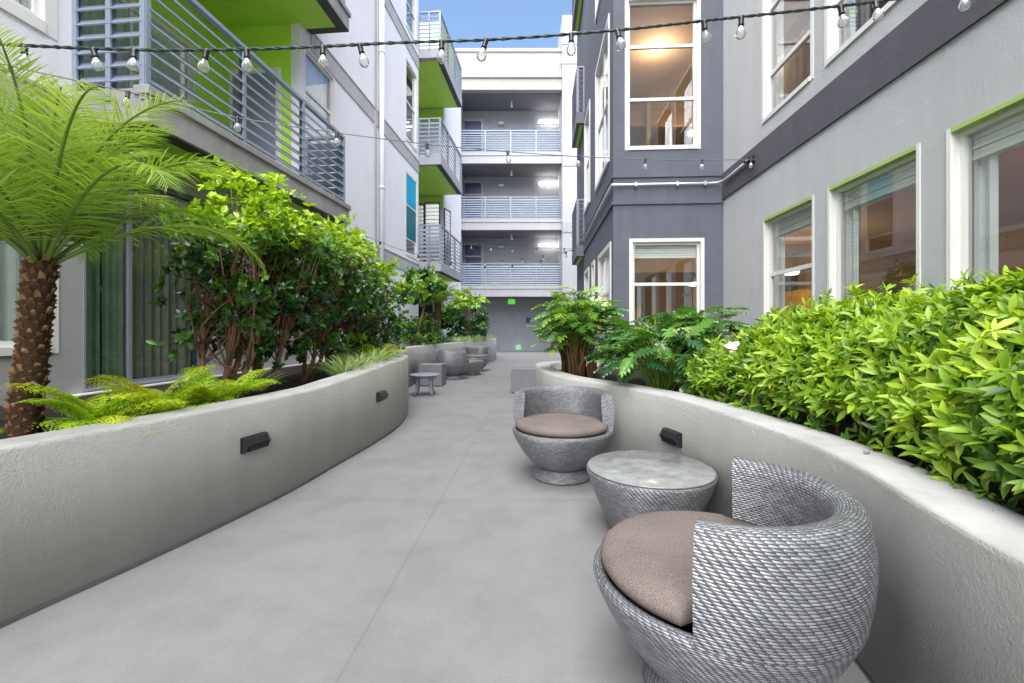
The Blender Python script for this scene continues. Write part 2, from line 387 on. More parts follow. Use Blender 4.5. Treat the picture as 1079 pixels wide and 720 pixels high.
class Leaves:
    def __init__(s): s.V = []; s.F = []; s.T = []; s.n = 0
    def put(s, tmpl, pos, d, up, size, tint, wscale=1.0):
        tv, tf = tmpl; pos = np.asarray(pos, float); N = len(pos)
        if N == 0: return
        d = np.asarray(d, float); d = d / (np.linalg.norm(d, axis=1, keepdims=True) + 1e-9)
        up = np.asarray(up, float)
        side = np.cross(up, d); ln = np.linalg.norm(side, axis=1, keepdims=True)
        side = np.where(ln < 1e-4, np.array([[1., 0, 0]]), side / (ln + 1e-9)); nn = np.cross(d, side)
        size = np.broadcast_to(np.asarray(size, float), (N,)); tint = np.broadcast_to(np.asarray(tint, float), (N,))
        P = pos[:, None, :] + size[:, None, None] * (tv[None, :, 0:1] * d[:, None] + wscale * tv[None, :, 1:2] * side[:, None] + tv[None, :, 2:3] * nn[:, None])
        k = len(tv); s.V.append(P.reshape(-1, 3)); s.T.append(np.repeat(tint, k))
        for sz in set(len(f) for f in tf):
            ff = np.array([f for f in tf if len(f) == sz])
            s.F.append((np.arange(N)[:, None, None] * k + ff[None] + s.n).reshape(-1, sz))
        s.n += N * k
    def build(s, name, mat, parent=None):
        V = np.concatenate(s.V); T = np.concatenate(s.T)
        tot = [f.shape[1] for f in s.F for _ in range(len(f))]
        loops = np.concatenate([f.reshape(-1) for f in s.F])
        me = bpy.data.meshes.new(name); me.vertices.add(len(V)); me.vertices.foreach_set('co', V.reshape(-1).astype(np.float32))
        me.loops.add(len(loops)); me.loops.foreach_set('vertex_index', loops.astype(np.int32))
        st = np.concatenate([[0], np.cumsum(tot)[:-1]]).astype(np.int32)
        me.polygons.add(len(tot)); me.polygons.foreach_set('loop_start', st)
        try: me.polygons.foreach_set('loop_total', np.array(tot, np.int32))
        except Exception: pass
        me.polygons.foreach_set('use_smooth', np.ones(len(tot), bool))
        a = me.attributes.new('tint', 'FLOAT', 'POINT'); a.data.foreach_set('value', T.astype(np.float32))
        me.materials.append(mat); me.update(calc_edges=True); me.validate()
        o = bpy.data.objects.new(name, me); COL.objects.link(o)
        if parent: o.parent = parent
        return o
def unit(n): 
    v = rng.normal(size=(n, 3)); return v / np.linalg.norm(v, axis=1, keepdims=True)

# ------------------------------------------------------------------ ground
g = MB(); g.box(-60, 60, -30, 90, -.3, 0)
tag(g.build('pavement', MT['paving']), 'pale grey concrete walkway with scored joints between the planters', 'pavement', kind='structure')

# ------------------------------------------------------------------ buildings: helpers
def wall_sheet(mb, T, u0, u1, v0, v1, holes, depth=.14, mi=0):
    """a wall face at w=0 with rectangular openings and their reveals (T maps u, v, w)"""
    us = sorted({u0, u1, *[h[0] for h in holes], *[h[1] for h in holes]}); vs = sorted({v0, v1, *[h[2] for h in holes], *[h[3] for h in holes]})
    us = [u for u in us if u0 <= u <= u1]; vs = [v for v in vs if v0 <= v <= v1]
    for a, b in zip(us, us[1:]):
        for c, d in zip(vs, vs[1:]):
            x, y = (a + b) / 2, (c + d) / 2
            if any(h[0] < x < h[1] and h[2] < y < h[3] for h in holes): continue
            mb.quad(T(a, c, 0), T(b, c, 0), T(b, d, 0), T(a, d, 0), mi)
    for a, b, c, d in holes:
        for p, q in (((a, c), (b, c)), ((b, c), (b, d)), ((b, d), (a, d)), ((a, d), (a, c))):
            mb.quad(T(*p, 0), T(*q, 0), T(*q, -depth), T(*p, -depth), mi)
def bx(mb, T, u0, u1, v0, v1, w0, w1, mi=0): mb.box(u0, u1, v0, v1, w0, w1, T=T, mi=mi)
def window(parent, T, u0, u1, v0, v1, rails=(), stiles=(), inset=.10, trim=.03, sash=.045, head=None, blind=0, curtain=None, glass='glass', name='window', proud=.006, label=None):
    """white frame lined into the opening, a pane, an optional shade and a curtain strip"""
    m = MB(); t = trim
    bx(m, T, u0, u0 + t, v0, v1, -inset - .05, proud); bx(m, T, u1 - t, u1, v0, v1, -inset - .05, proud)
    bx(m, T, u0 + t, u1 - t, v0, v0 + t, -inset - .05, proud + .01)
    if not head: bx(m, T, u0 + t, u1 - t, v1 - t, v1, -inset - .05, proud)
    a, b, c, d = u0 + t, u1 - t, v0 + t, v1 - t; w0, w1 = -inset - .045, -inset
    bx(m, T, a, a + sash, c, d, w0, w1); bx(m, T, b - sash, b, c, d, w0, w1)
    bx(m, T, a + sash, b - sash, c, c + sash, w0, w1); bx(m, T, a + sash, b - sash, d - sash, d, w0, w1)
    for r in rails: bx(m, T, a + sash, b - sash, r - .022, r + .022, w0 + .004, w1 - .004)
    for r in stiles: bx(m, T, r - .02, r + .02, c + sash, d - sash, w0 + .008, w1 - .008)
    o = m.build(name, MT['white'], parent)
    if label: o['label'] = label
    p = MB(); wm = -inset - .025
    p.quad(T(a + .02, c + .02, wm), T(b - .02, c + .02, wm), T(b - .02, d - .02, wm), T(a + .02, d - .02, wm))
    p.build('pane', MT[glass] if isinstance(glass, str) else glass, o)
    if head:
        h = MB(); bx(h, T, u0 + t, u1 - t, v1 - t, v1, -inset - .05, proud); h.build('head_trim', MT['headtrim'], o)
    if blind:
        s = MB(); k = 5
        for i in range(k):
            z1 = d - blind * i / k; z0 = d - blind * (i + 1) / k + .006
            bx(s, T, a + .01, b - .01, z0, z1, -inset - .12 - .008 * (i % 2), -inset - .075 + .008 * (i % 2))
        bx(s, T, a + .01, b - .01, d - blind - .03, d - blind, -inset - .125, -inset - .065)
        s.build('blind', MT['blind'], o)
    if curtain:
        cu0, cu1, cmat = curtain; s = MB(); n = max(8, int((cu1 - cu0) / .022)); pts = []
        for i in range(n + 1):
            u = cu0 + (cu1 - cu0) * i / n
            pts.append((u, -inset - .115 + .022 * math.sin(i * 1.35) + .012 * math.sin(i * .61)))
        for (ua, wa), (ub, wb) in zip(pts, pts[1:]):
            s.quad(T(ua, c - .02, wa), T(ub, c - .02, wb), T(ub, d + .02, wb), T(ua, d + .02, wa))
        s.build('curtain', MT[cmat], o)
    return o
def room(parent, T, u0, u1, v0, v1, d0, d1, wall='room', lamps=()):
    """the room behind the windows: back, sides, ceiling, floor; d0 is just behind the wall, d1 the back"""
    m = MB(); q = lambda *ps, mi=0: m.quad(*[T(*p) for p in ps], mi=mi)
    q((u0, v0, -d1), (u1, v0, -d1), (u1, v1, -d1), (u0, v1, -d1))
    q((u0, v0, -d0), (u0, v0, -d1), (u0, v1, -d1), (u0, v1, -d0)); q((u1, v0, -d0), (u1, v0, -d1), (u1, v1, -d1), (u1, v1, -d0))
    q((u0, v1, -d0), (u1, v1, -d0), (u1, v1, -d1), (u0, v1, -d1)); q((u0, v0, -d0), (u1, v0, -d0), (u1, v0, -d1), (u0, v0, -d1), mi=1)
    o = m.build('room_interior', [MT[wall], MT['room_floor']], parent)
    for (u, v, w, kind, power) in lamps:
        s = MB()
        if kind == 'disc':
            c = T(u, v, -w); s.lathe([(0, -.05), (.10, -.045), (.15, -.02), (.16, 0)], n=20, c=c); s.build('ceiling_lamp', MT['lamp_warm'], o)
        else:
            s.box(u - .30, u + .30, v - .06, v, -w - .12, -w + .12, T=lambda a, b, c: T(a, b, c)); s.build('ceiling_lamp', MT['lamp_white'], o)
        ld = bpy.data.lights.new('room lamp', 'POINT'); ld.energy = power; ld.color = (1, .72, .42); ld.shadow_soft_size = .12
        lo = bpy.data.objects.new('room_lamp_light', ld); COL.objects.link(lo); lo.parent = o; lo.location = T(u, v - .22, -w)
    return o
def railing(parent, pts, z0, z1, nslat=9, posts=None, post_r=.022, slat_h=.028, name='railing', mat='rail'):
    """horizontal slat railing along a polyline in plan"""
    m = MB()
    for (xa, ya), (xb, yb) in zip(pts, pts[1:]):
        L = math.hypot(xb - xa, yb - ya); ux, uy = (xb - xa) / L, (yb - ya) / L
        def T(a, b, c, xa=xa, ya=ya, ux=ux, uy=uy): return (xa + ux * a - uy * b, ya + uy * a + ux * b, c)
        for i in range(nslat):
            z = z0 + .09 + (z1 - z0 - .12) * i / (nslat - 1) if i < nslat - 1 else z1
            if i == nslat - 1: m.box(-.02, L + .02, -.03, .03, z1 - .04, z1, T=T)
            else:
                p = [T(a, b, z + c) for a in (0, L) for b, c in ((-.034, -.034), (-.026, -.042), (.034, .034), (.026, .042))]
                m.add(p, [(0, 1, 2, 3), (4, 7, 6, 5), (0, 4, 5, 1), (1, 5, 6, 2), (2, 6, 7, 3), (3, 7, 4, 0)])
        n = max(1, round(L / 1.0)) if posts is None else posts
        for k in range(n + 1):
            a = L * k / n; m.box(a - post_r, a + post_r, -.030, -.024 + .012, z0 - .1, z1 - .04, T=T)
            m.box(a - post_r * .8, a + post_r * .8, .014, .03, z0 - .1, z1 - .04, T=T)
    return m.build(name, MT[mat], parent)

# ------------------------------------------------------------------ left building
LB = thing('apartment_building', 'lavender grey apartment building with lime green balconies beside the palm', 'building', (-3.58, 3.66, 0), R_(-5.43))
TL = lambda u, v, w: (w, u, v)                       # u along the wall, v up, w out towards the walkway
TOP_L = 10.9
wl_holes = [(-1.45, -.06, .91, 2.25), (.13, 1.50, .58, 2.55), (-1.45, -.07, 3.37, 5.1), (3.46, 4.48, 3.45, 5.58), (3.46, 4.48, 6.5, 8.6), (8.30, 9.33, 3.05, 5.3), (8.30, 9.33, 6.1, 8.3), (8.3, 9.33, 9.1, 10.6), (.05, 3.36, 3.08, 5.82), (.05, 3.36, 6.14, 8.88), (5.0, 5.9, .9, 2.3), (-5.2, -3.4, .91, 2.25), (-5.2, -3.4, 3.4, 5.1)]
m = MB(); wall_sheet(m, TL, -9, 9.46, 2.95, TOP_L, [h for h in wl_holes if h[2] > 2.9], .14)
m.quad(TL(9.46, 0, 0), TL(9.46, 0, -1.2), TL(9.46, TOP_L, -1.2), TL(9.46, TOP_L, 0)); m.box(-8, 0, -9, 9.46, TOP_L, TOP_L + .25)
m.build('wall', MT['wall_left'], LB)
m = MB(); wall_sheet(m, TL, -9, 3.66, 0, 2.95, [h for h in wl_holes if h[2] < 2.9 and h[0] < 3.6], .14)
m.build('wall', MT['wall_left_low'], LB)
m = MB(); wall_sheet(m, TL, 3.66, 9.46, 0, 2.95, [h for h in wl_holes if h[2] < 2.9 and h[0] > 3.6], .14)
m.build('wall', MT['wall_left'], LB)
for z in (2.62, 5.57, 8.55):
    for a, b in ((-9, .05 if z > 3 else -.02), (3.66, 9.455)):
        m = MB(); bx(m, TL, a, b, z, z + .31, .001, .018); bx(m, TL, a, b, z + .31, z + .335, .001, .03); m.build('band', MT['band_left'], LB)
window(LB, TL, -1.45, -.06, .91, 2.25, inset=.03, trim=.06, glass='glass_dark', curtain=(-1.4, -.1, 'curtain'))
window(LB, TL, -1.45, -.07, 3.37, 5.1, inset=.03, trim=.09, curtain=(-1.4, -.12, 'curtain'))
window(LB, TL, -5.2, -3.4, .91, 2.25, inset=.03, trim=.06, glass='glass_dark', curtain=(-5.2, -3.4, 'curtain'))
window(LB, TL, -5.2, -3.4, 3.4, 5.1, inset=.03, trim=.06, glass='glass_dark', curtain=(-5.2, -3.4, 'curtain'))
window(LB, TL, 3.46, 4.48, 3.45, 5.58, rails=(4.9,), inset=.03, trim=.05, curtain=(3.5, 4.44, 'curtain'))
window(LB, TL, 3.46, 4.48, 6.5, 8.6, rails=(7.9,), inset=.03, trim=.05, curtain=(3.5, 4.44, 'curtain'))
window(LB, TL, 5.0, 5.9, .9, 2.3, inset=.05, trim=.05, glass='glass_dark', curtain=(5, 5.9, 'curtain'))
for z0, z1 in ((6.1, 8.3), (9.1, 10.6)): window(LB, TL, 8.30, 9.33, z0, z1, rails=((z0 + z1) / 2,), inset=.03, trim=.08, glass='glass_dark')
# tall window with coloured panels near the corner
o = window(LB, TL, 8.30, 9.33, 3.05, 5.3, rails=(3.52, 4.42), inset=.01, trim=.07, glass='glass_dark', label='tall white framed window with teal panels')
m = MB(); bx(m, TL, 8.40, 9.23, 4.45, 5.22, -.028, -.004); m.build('panel', MT['teal'], o)['label'] = 'bright teal panel'
m = MB(); bx(m, TL, 8.40, 9.23, 3.55, 4.39, -.028, -.004); m.build('panel', MT['teal_dark'], o)['label'] = 'dark teal panel'
# sliding door with drapes
o = window(LB, TL, .13, 1.50, .58, 2.55, stiles=(.62,), inset=.06, trim=.02, sash=.02, glass='glass_dark', name='sliding_door', curtain=(.60, 1.46, 'drape'))
o.data.materials[0] = MT['stool_grey']
m = MB()
for i in range(16):
    u = .15 + .45 * i / 16; bx(m, TL, u, u + .031, .6, 2.52, -.22 - .03 * (i % 2), -.18 - .03 * (i % 3))
m.build('curtain', MT['drape_green'], o)
m = MB(); bx(m, TL, .02, 9.4, .44, .57, .004, .10); m.build('sill', MT['white_warm'], LB)
m = MB(); bx(m, TL, -9, 9.4, 0, .43, .003, .03); m.build('plinth', MT['dark_soffit'], LB)
room(LB, TL, -9, 9.3, .45, 2.9, .16, 3, 'room_grey'); room(LB, TL, 3.4, 9.3, 3.12, 5.7, .16, 2.5, 'room_grey'); room(LB, TL, -9, .02, 3.12, 5.7, .16, 2.5, 'room_grey')
room(LB, TL, 3.4, 9.3, 6.2, 8.7, .16, 2.5, 'room_grey'); room(LB, TL, 8.0, 9.3, 9, 10.7, .16, 2.5, 'room_grey')
# balconies of the near bay: recess painted lime, slab, railing
for z in (3.04, 6.10):
    top = z + 2.78
    bal = thing('balcony', None, None); bal.parent = LB
    m = MB(); D = -1.4
    q = lambda *ps: m.quad(*[TL(*p) for p in ps])
    holes = [(.2, 2.95, z + .06, z + 2.2)]
    Tb = lambda u, v, w: TL(u, v, D + w)
    wall_sheet(m, Tb, .05, 3.36, z, top, holes, .1)
    q((.05, z, 0), (.05, z, D), (.05, top, D), (.05, top, 0))
    q((3.36, z, -.14), (3.36, z, D), (3.36, top, D), (3.36, top, -.14))
    m.build('recess_wall', MT['lime'], bal)
    window(bal, Tb, .2, 2.95, z + .06, z + 2.2, stiles=(1.1, 2.0), inset=.04, name='sliding_door', glass='glass_dark', curtain=(.25, 2.9, 'curtain'))
    # glazed door on the end wall facing the camera
    Te = lambda u, v, w: TL(3.36 - w, v, u)
    dm = MB(); bx(dm, Te, -1.12, -.30, z + .03, z + 2.08, 0.004, .05); od = dm.build('door', MT['white_warm'], bal)
    dm = MB(); bx(dm, Te, -1.06, -.36, z + .1, z + 2.0, .052, .056); dm.build('pane', MT['stool_grey'], od)
    m = MB(); bx(m, TL, .05, 3.64, z - .28, z, D, .66); bx(m, TL, .03, 3.66, z - .06, z + .015, .55, .685); m.build('slab', MT['slab'], bal, bevel=.008)
    m = MB(); bx(m, TL, .20, 3.50, z - .295, z - .282, -1.38, .50); m.build('soffit', MT['lime'], bal)
    m = MB(); bx(m, TL, .05, 3.64, z - .290, z - .283, .501, .655); bx(m, TL, 3.501, 3.64, z - .290, z - .283, .02, .50); m.build('soffit_trim', MT['dark_soffit'], bal)
    railing(bal, [(.02, .07), (.62, .07)], z, z + 1.06, 9, 2); railing(bal, [(.62, .07), (.62, 3.50), (.05, 3.50)], z, z + 1.06, 9, None)
m = MB(); bx(m, TL, .0, 3.66, 8.86, 9.1, -1.4, .66); m.build('slab', MT['slab'], LB)
# projecting end wing with three corner balconies
m = MB(); w0, w1 = 12.46, 15.4
m.box(-2.5, .0, w0, w1, 0, 11.95); m.build('wing', MT['wall_left'], LB)
m = MB(); m.box(-2.48, -.004, w0 - .02, w0 - .002, 9.17, 11.93); m.build('wing_panel', MT['pale_lime'], LB)
m = MB(); m.box(-1.5, -1.2, 9.46, w0, 0, TOP_L); m.build('recess_wall', MT['wall_left'], LB)
m = MB(); m.box(-1.10, -.40, w0 - .04, w0 - .004, .05, 2.3); m.build('door', MT['black'], LB)
m = MB(); m.box(-.38, -.30, w0 - .06, w0 - .004, .05, 2.4); m.box(-.28, -.02, w0 - .05, w0 - .003, .6, 2.3); m.build('door_side_panel', MT['white_warm'], LB)
for i, z in enumerate((3.04, 6.10, 9.16)):
    bal = thing('balcony', None, None); bal.parent = LB
    m = MB(); bx(m, TL, 9.47, w0 - .03, z - .28, z, -1.19, .66); m.build('slab', MT['far_grey'], bal, bevel=.006)
    m = MB(); bx(m, TL, 9.62, w0 - .12, z - .295, z - .282, -1.15, .50); bx(m, TL, 9.62, w0 - .12, z - .312, z - .296, -.12, -.10)
    bx(m, TL, w0 - .02, w0 - .002, z - .75, z - .30, -1.1, -.02); m.build('soffit', MT['lime'], bal)
    m = MB(); bx(m, TL, 9.47, w0 - .04, z - .29, z - .283, .505, .655); m.build('soffit_trim', MT['dark_soffit'], bal)
    railing(bal, [(.0, 9.50), (.62, 9.50)], z, z + 1.06, 9, 2); railing(bal, [(.62, 9.50), (.62, 12.40)], z, z + 1.06, 9, 3)
# rain pipe
m = MB(); m.tube([(.09, 6.45, .0), (.09, 6.45, 10.8)], .055, 12)
for z in (1.5, 4.2, 7.2, 9.6): m.tube([(.09, 6.45, z), (.09, 6.45, z + .05)], .066, 12)
m.build('downpipe', MT['wall_left'], LB)
m = MB(); m.box(.002, .03, 6.22, 6.33, 0, 10.8); m.build('wall_joint', MT['band_left'], LB)

# folding lattice screens on the lowest corner balcony
def screen(u, w, rz, label):
    t = thing('privacy_screen', label, 'screen', (0, 0, 0), 0, 'lattice screens on the balcony')
    t.parent = None
    M4 = Matrix.Translation((-3.58, 3.66, 0)) @ Matrix.Rotation(R_(-5.43), 4, 'Z') @ Matrix.Translation((w, u, 3.04)) @ Matrix.Rotation(rz, 4, 'Z')
    t.matrix_world = M4
    f = MB()
    for x in (-.24, .20): f.box(x, x + .04, -.015, .015, .02, 1.86)
    f.box(-.2, .2, -.014, .014, 1.82, 1.86); f.box(-.2, .2, -.014, .014, .02, .08)
    f.build('frame', MT['black'], t)
    p = MB()
    for k in range(15):
        z = .1 + k * .113; p.box(-.2, .2, -.008, .008, z, z + .092)
    p.build('panel', MT['white'], t)
screen(10.1, -.24, 0, 'white lattice screen in a black frame nearest the wall corner on the balcony')
screen(10.0, .26, 0, 'white lattice screen in a black frame in the middle of the balcony')
screen(10.9, .50, R_(80), 'white lattice screen in a black frame turned along the balcony rail')

# ------------------------------------------------------------------ right building
RB = thing('apartment_building', 'grey stucco apartment building with a slate coloured bay behind the azalea hedge', 'building', (2.59, 0, 0), R_(-3.28))
TR = lambda u, v, w: (-w, u, v)                      # main wall
YB, XB = 6.38, -1.522
TBF = lambda u, v, w: (u, YB - w, v)                 # bay front
TBS = lambda u, v, w: (XB - w, u, v)                 # bay side
TOP_R = 11.4
gw = [(4.28, 5.25, .75, 2.36), (3.09, 4.08, .75, 2.36), (1.85, 2.89, .75, 2.36), (.2, 1.5, .75, 2.36)]
uw = [(4.29, 5.28, 3.46, 5.6), (3.00, 4.12, 3.46, 5.6), (1.0, 2.6, 3.46, 5.6)]
m = MB(); wall_sheet(m, TR, -9, YB, 0, TOP_R, gw + uw, .12); m.box(0, 8, -9, 12.4, TOP_R, TOP_R + .2); m.build('wall', MT['wall_right'], RB)
m = MB(); bx(m, TR, -9, YB - .001, 2.91, 3.27, .001, .02); m.build('band', MT['band'], RB)
for k, (a, b, c, d) in enumerate(gw):
    window(RB, TR, a, b, c, d, rails=((1.72,) if k == 0 else ()), inset=.05, trim=.03, sash=.03, head=True, blind=.15, curtain=(b - .15, b + .12, 'curtain'))
for k, (a, b, c, d) in enumerate(uw):
    window(RB, TR, a, b, c, d, rails=(4.0, 4.75), inset=.05, trim=.045, sash=.03, curtain=(b - .15, b + .12, 'curtain'))
bf = [(-1.30, -.26, .95, 2.38), (-1.36, -.31, 3.63, 5.8), (-1.36, -.31, 6.7, 8.9)]
m = MB(); wall_sheet(m, TBF, XB, 0, 0, TOP_R, bf, .10)
bs = [(6.55, 7.92, .95, 2.38), (8.45, 8.90, .95, 2.40), (9.4, 10.3, .95, 2.4), (6.70, 8.31, 3.60, 5.80), (9.23, 10.3, 3.7, 5.8), (6.70, 8.31, 6.7, 8.9)]
wall_sheet(m, TBS, YB, 12.45, 0, TOP_R, bs, .10); m.box(XB, 0, YB, 12.45, TOP_R, TOP_R + .2); m.quad((XB, 12.45, 0), (8, 12.45, 0), (8, 12.45, TOP_R), (XB, 12.45, TOP_R))
m.build('bay_wall', MT['wall_bay'], RB)
window(RB, TBF, *bf[0], rails=(1.74,), inset=.05, trim=.05, sash=.035, blind=.18)
window(RB, TBF, *bf[1], rails=(4.37, 5.12), inset=.05, trim=.05, sash=.03); window(RB, TBF, *bf[2], rails=(7.5, 8.2), inset=.05, trim=.05, sash=.03)
for i, r in enumerate(bs):
    window(RB, TBS, *r, rails=((r[2] + r[3]) / 2,), stiles=(((r[0] + r[1]) / 2,) if r[1] - r[0] > 1.2 else ()), inset=.02, trim=.07, sash=.04, blind=.15 if i < 3 else 0, proud=.02, curtain=(r[0] + .1, r[1] - .1, 'curtain') if i > 2 else None)
# mouldings and the conduit that climbs along them
m = MB()
bx(m, TBF, XB - .02, -.025, 2.86, 2.90, .001, .025); bx(m, TBF, XB - .02, -.025, 3.24, 3.27, .001, .022)
bx(m, TBS, YB - .02, 12.45, 2.86, 2.90, .001, .025); bx(m, TBS, YB - .02, 12.45, 3.24, 3.27, .001, .022)
m.build('moulding', MT['wall_bay'], RB)
m = MB(); z = 3.13
m.tube([(XB - .035, 12.3, z), (XB - .035, YB - .05, z), (XB - .02, YB - .045, z), (-.20, YB - .045, z), (-.10, YB - .06, z), (-.05, YB - .16, z), (-.045, 5.5, z + .01)], .018, 8)
for k in range(8): m.box(XB + .1 + k * .19, XB + .13 + k * .19, YB - .07, YB - .02, z - .03, z + .03) if k in (1, 4, 6) else None
m.build('conduit', MT['conduit'], RB)
# rooms with their lamps
def l_room(z0, z1, lamps):
    m = MB(); xa, xm, xb, ua, um, ub = XB + .16, .15, 4.8, -8.0, YB + .16, 12.3
    q = lambda *ps, mi=0: m.quad(*ps, mi=mi)
    q((xa, ub, z0), (xb, ub, z0), (xb, ub, z1), (xa, ub, z1)); q((xb, ua, z0), (xb, ub, z0), (xb, ub, z1), (xb, ua, z1))
    q((xm, ua, z0), (xb, ua, z0), (xb, ua, z1), (xm, ua, z1))
    for z, mi in ((z0, 1), (z1, 0)):
        q((xm, ua, z), (xb, ua, z), (xb, ub, z), (xm, ub, z), mi=mi); q((xa, um, z), (xm, um, z), (xm, ub, z), (xa, ub, z), mi=mi)
    q((3.0, 8.6, z0), (3.0, 10.0, z0), (3.0, 10.0, z1), (3.0, 8.6, z1)); q((3.0, 8.6, z0), (4.8, 8.6, z0), (4.8, 8.6, z1), (3.0, 8.6, z1))
    m.box(-1.3, 4.7, 10.2, 10.3, z1 - .35, z1 - .003)
    o = m.build('room_interior', [MT['room'], MT['room_floor']], RB)
    for (x, u, z, kind, power) in lamps:
        s = MB()
        if kind == 'disc': s.lathe([(0, -.06), (.06, -.055), (.09, -.03), (.10, 0)], n=20, c=(x, u, z)); s.build('ceiling_lamp', MT['lamp_warm'], o)
        else: s.lathe([(0, -.05), (.13, -.045), (.15, -.02), (.15, 0), (0, 0)], n=20, c=(x, u, z)); s.build('ceiling_lamp', MT['lamp_white'], o)
        if power:
            ld = bpy.data.lights.new('room lamp', 'POINT'); ld.energy = power; ld.color = (1, .74, .46); ld.shadow_soft_size = .12
            lo = bpy.data.objects.new('room_lamp_light', ld); COL.objects.link(lo); lo.parent = o; lo.location = (x, u, z - .25)
l_room(.1, 2.72, [(1.7, 7.9, 2.08, 'box', 16), (.30, 8.4, 1.95, 'box', 14), (2.4, 3.2, 2.71, 'disc', 16)])
l_room(3.2, 6.0, [(-.51, 7.9, 5.99, 'disc', 14), (2.3, 5.2, 5.99, 'disc', 14), (.80, 9.9, 5.36, 'box', 8)])
l_room(6.3, 9.0, [])
# furnishings seen through the glass (built into the rooms)
m = MB(); m.box(2.4, 2.8, 8.7, 10.1, .1, 1.85); m.build('cabinet', MT['amber'], RB)
m = MB(); m.box(2.95, 3.0, 6.6, 7.5, 1.0, 1.86); m.build('screen', MT['black'], RB)
m = MB(); m.box(-.75, -.35, 9.9, 9.95, 1.0, 1.55); m.box(.75, 1.1, 9.9, 9.97, .1, 2.2); m.build('wall_panel', MT['room_floor'], RB)
m = MB(); m.box(-1.1, -1.0, 9.0, 9.1, 3.21, 5.98); m.box(-.3, -.22, 9.6, 9.7, 3.21, 5.98); m.box(.4, .46, 10.4, 10.5, 3.21, 5.98); m.build('partition', MT['room_grey'], RB)
for z in (3.04, 6.10, 9.16):
    bal = thing('balcony', None, None); bal.parent = RB
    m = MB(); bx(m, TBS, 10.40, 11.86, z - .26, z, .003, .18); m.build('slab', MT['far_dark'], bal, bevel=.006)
    m = MB(); bx(m, TBS, 10.5, 11.8, z - .275, z - .262, .02, .10); m.build('soffit', MT['lime'], bal)
    railing(bal, [(XB - .01, 10.44), (XB - .15, 10.44), (XB - .15, 11.82), (XB - .01, 11.82)], z, z + 1.06, 9, 1, mat='stool_grey')

# ------------------------------------------------------------------ far building across the end
FB = thing('apartment_building', 'far grey apartment block with three open corridors closing off the courtyard', 'building', (0, 21.2, 0))
XL, XR = -2.45, 2.32
m = MB(); m.box(-9, 9, 1.8, 2.1, 0, 14.0); m.build('back_wall', MT['far_grey'], FB)
m = MB(); m.box(XR, XR + 1.0, -.25, 1.78, 0, 15.55); m.box(XR - .05, XR + 1.05, -.28, -.252, 13.3, 13.6); m.box(XR - .05, XR + 1.05, -.28, -.252, 14.2, 14.4)
m.build('pier', MT['far_white'], FB)
for z in (2.45, 5.55, 8.6):
    m = MB(); m.box(XR + .003, XR + .99, -.275, -.253, z, z + .45); m.build('band', MT['far_grey'], FB)
m = MB(); m.box(XR + 1.0, 9, -.1, 1.79, 0, 13.2); m.box(-9, XL - .02, -.1, 1.79, 0, 13.6); m.build('wall', MT['far_white'], FB)
for z in (3.1, 6.2, 9.3):
    m = MB(); m.box(XL, XR - .003, 0, 1.795, z - .48, z); m.box(XL - .01, XR - .004, -.03, -.001, z - .12, z + .02); m.build('floor_slab', MT['far_white'], FB)
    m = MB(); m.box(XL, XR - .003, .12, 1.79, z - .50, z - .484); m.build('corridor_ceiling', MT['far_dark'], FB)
    railing(FB, [(XL + .02, .06), (XR - .01, .06)], z, z + 1.08, 10, 4, .03)
m = MB(); m.box(XL - .3, XR - .003, -.12, 1.79, 12.14, 14.05); m.box(XL - .3, XR - .006, -.20, -.121, 12.72, 12.84); m.box(XL - .3, XR - .006, -.20, -.121, 12.14, 12.22); m.box(XL - .3, XR - .006, -.17, -.121, 13.92, 14.08)
m.build('parapet', MT['cream'], FB)
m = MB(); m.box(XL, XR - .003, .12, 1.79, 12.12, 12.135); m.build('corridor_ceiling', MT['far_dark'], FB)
for z in (3.1, 6.2, 9.3):
    d = MB(); d.box(-2.36, -1.56, 1.74, 1.797, z + .02, z + 2.25); o = d.build('door', MT['navy'], FB)
    d = MB(); d.box(-1.555, -1.42, 1.70, 1.796, z, z + 2.38); d.box(-2.44, -1.555, 1.70, 1.796, z + 2.26, z + 2.38); d.box(-2.40, -1.56, 1.69, 1.737, z + 1.62, z + 1.70); d.build('frame', MT['far_white'], o)
lamps = []
for z, nm in ((3.1, 'lowest'), (6.2, 'middle'), (9.3, 'topmost')):
    t = thing('corridor_lamp', 'lit white fluorescent strip on the %s corridor wall of the far block' % nm, 'lamp', (1.85, 21.2 + 1.79, z + 2.24), 0, 'fluorescent strips in the far corridors')
    d = MB(); d.box(-.50, .46, -.10, -.031, -.05, .05); d.build('tube', MT['tube_on'], t)
    d = MB(); d.box(-.52, .46, -.03, 0, -.08, .08); d.build('housing', MT['white'], t)
    ld = bpy.data.lights.new('tube light', 'POINT'); ld.energy = 1.6; ld.shadow_soft_size = .3; ld.color = (1, .96, .9)
    lo = bpy.data.objects.new('tube_light', ld); COL.objects.link(lo); lo.parent = t; lo.location = (0, -.4, -.05)
for z, nm in ((3.1, 'lowest'), (6.2, 'middle'), (9.3, 'topmost')):
    t = thing('ceiling_sensor', 'small pale round lamp on the %s corridor wall of the far block' % nm, 'lamp', (-.55, 21.2 + 1.79, z + 2.14), 0, 'round lamps in the far corridors')
    d = MB(); d.lathe([(.0, -.06), (.14, -.055), (.17, .0), (.0, .02)], n=16, c=(0, -.12, 0)); d.build('shade', MT['white_warm'], t)
    d = MB(); d.box(-.05, .05, -.12, 0, -.03, .04); d.build('bracket', MT['white_warm'], t)
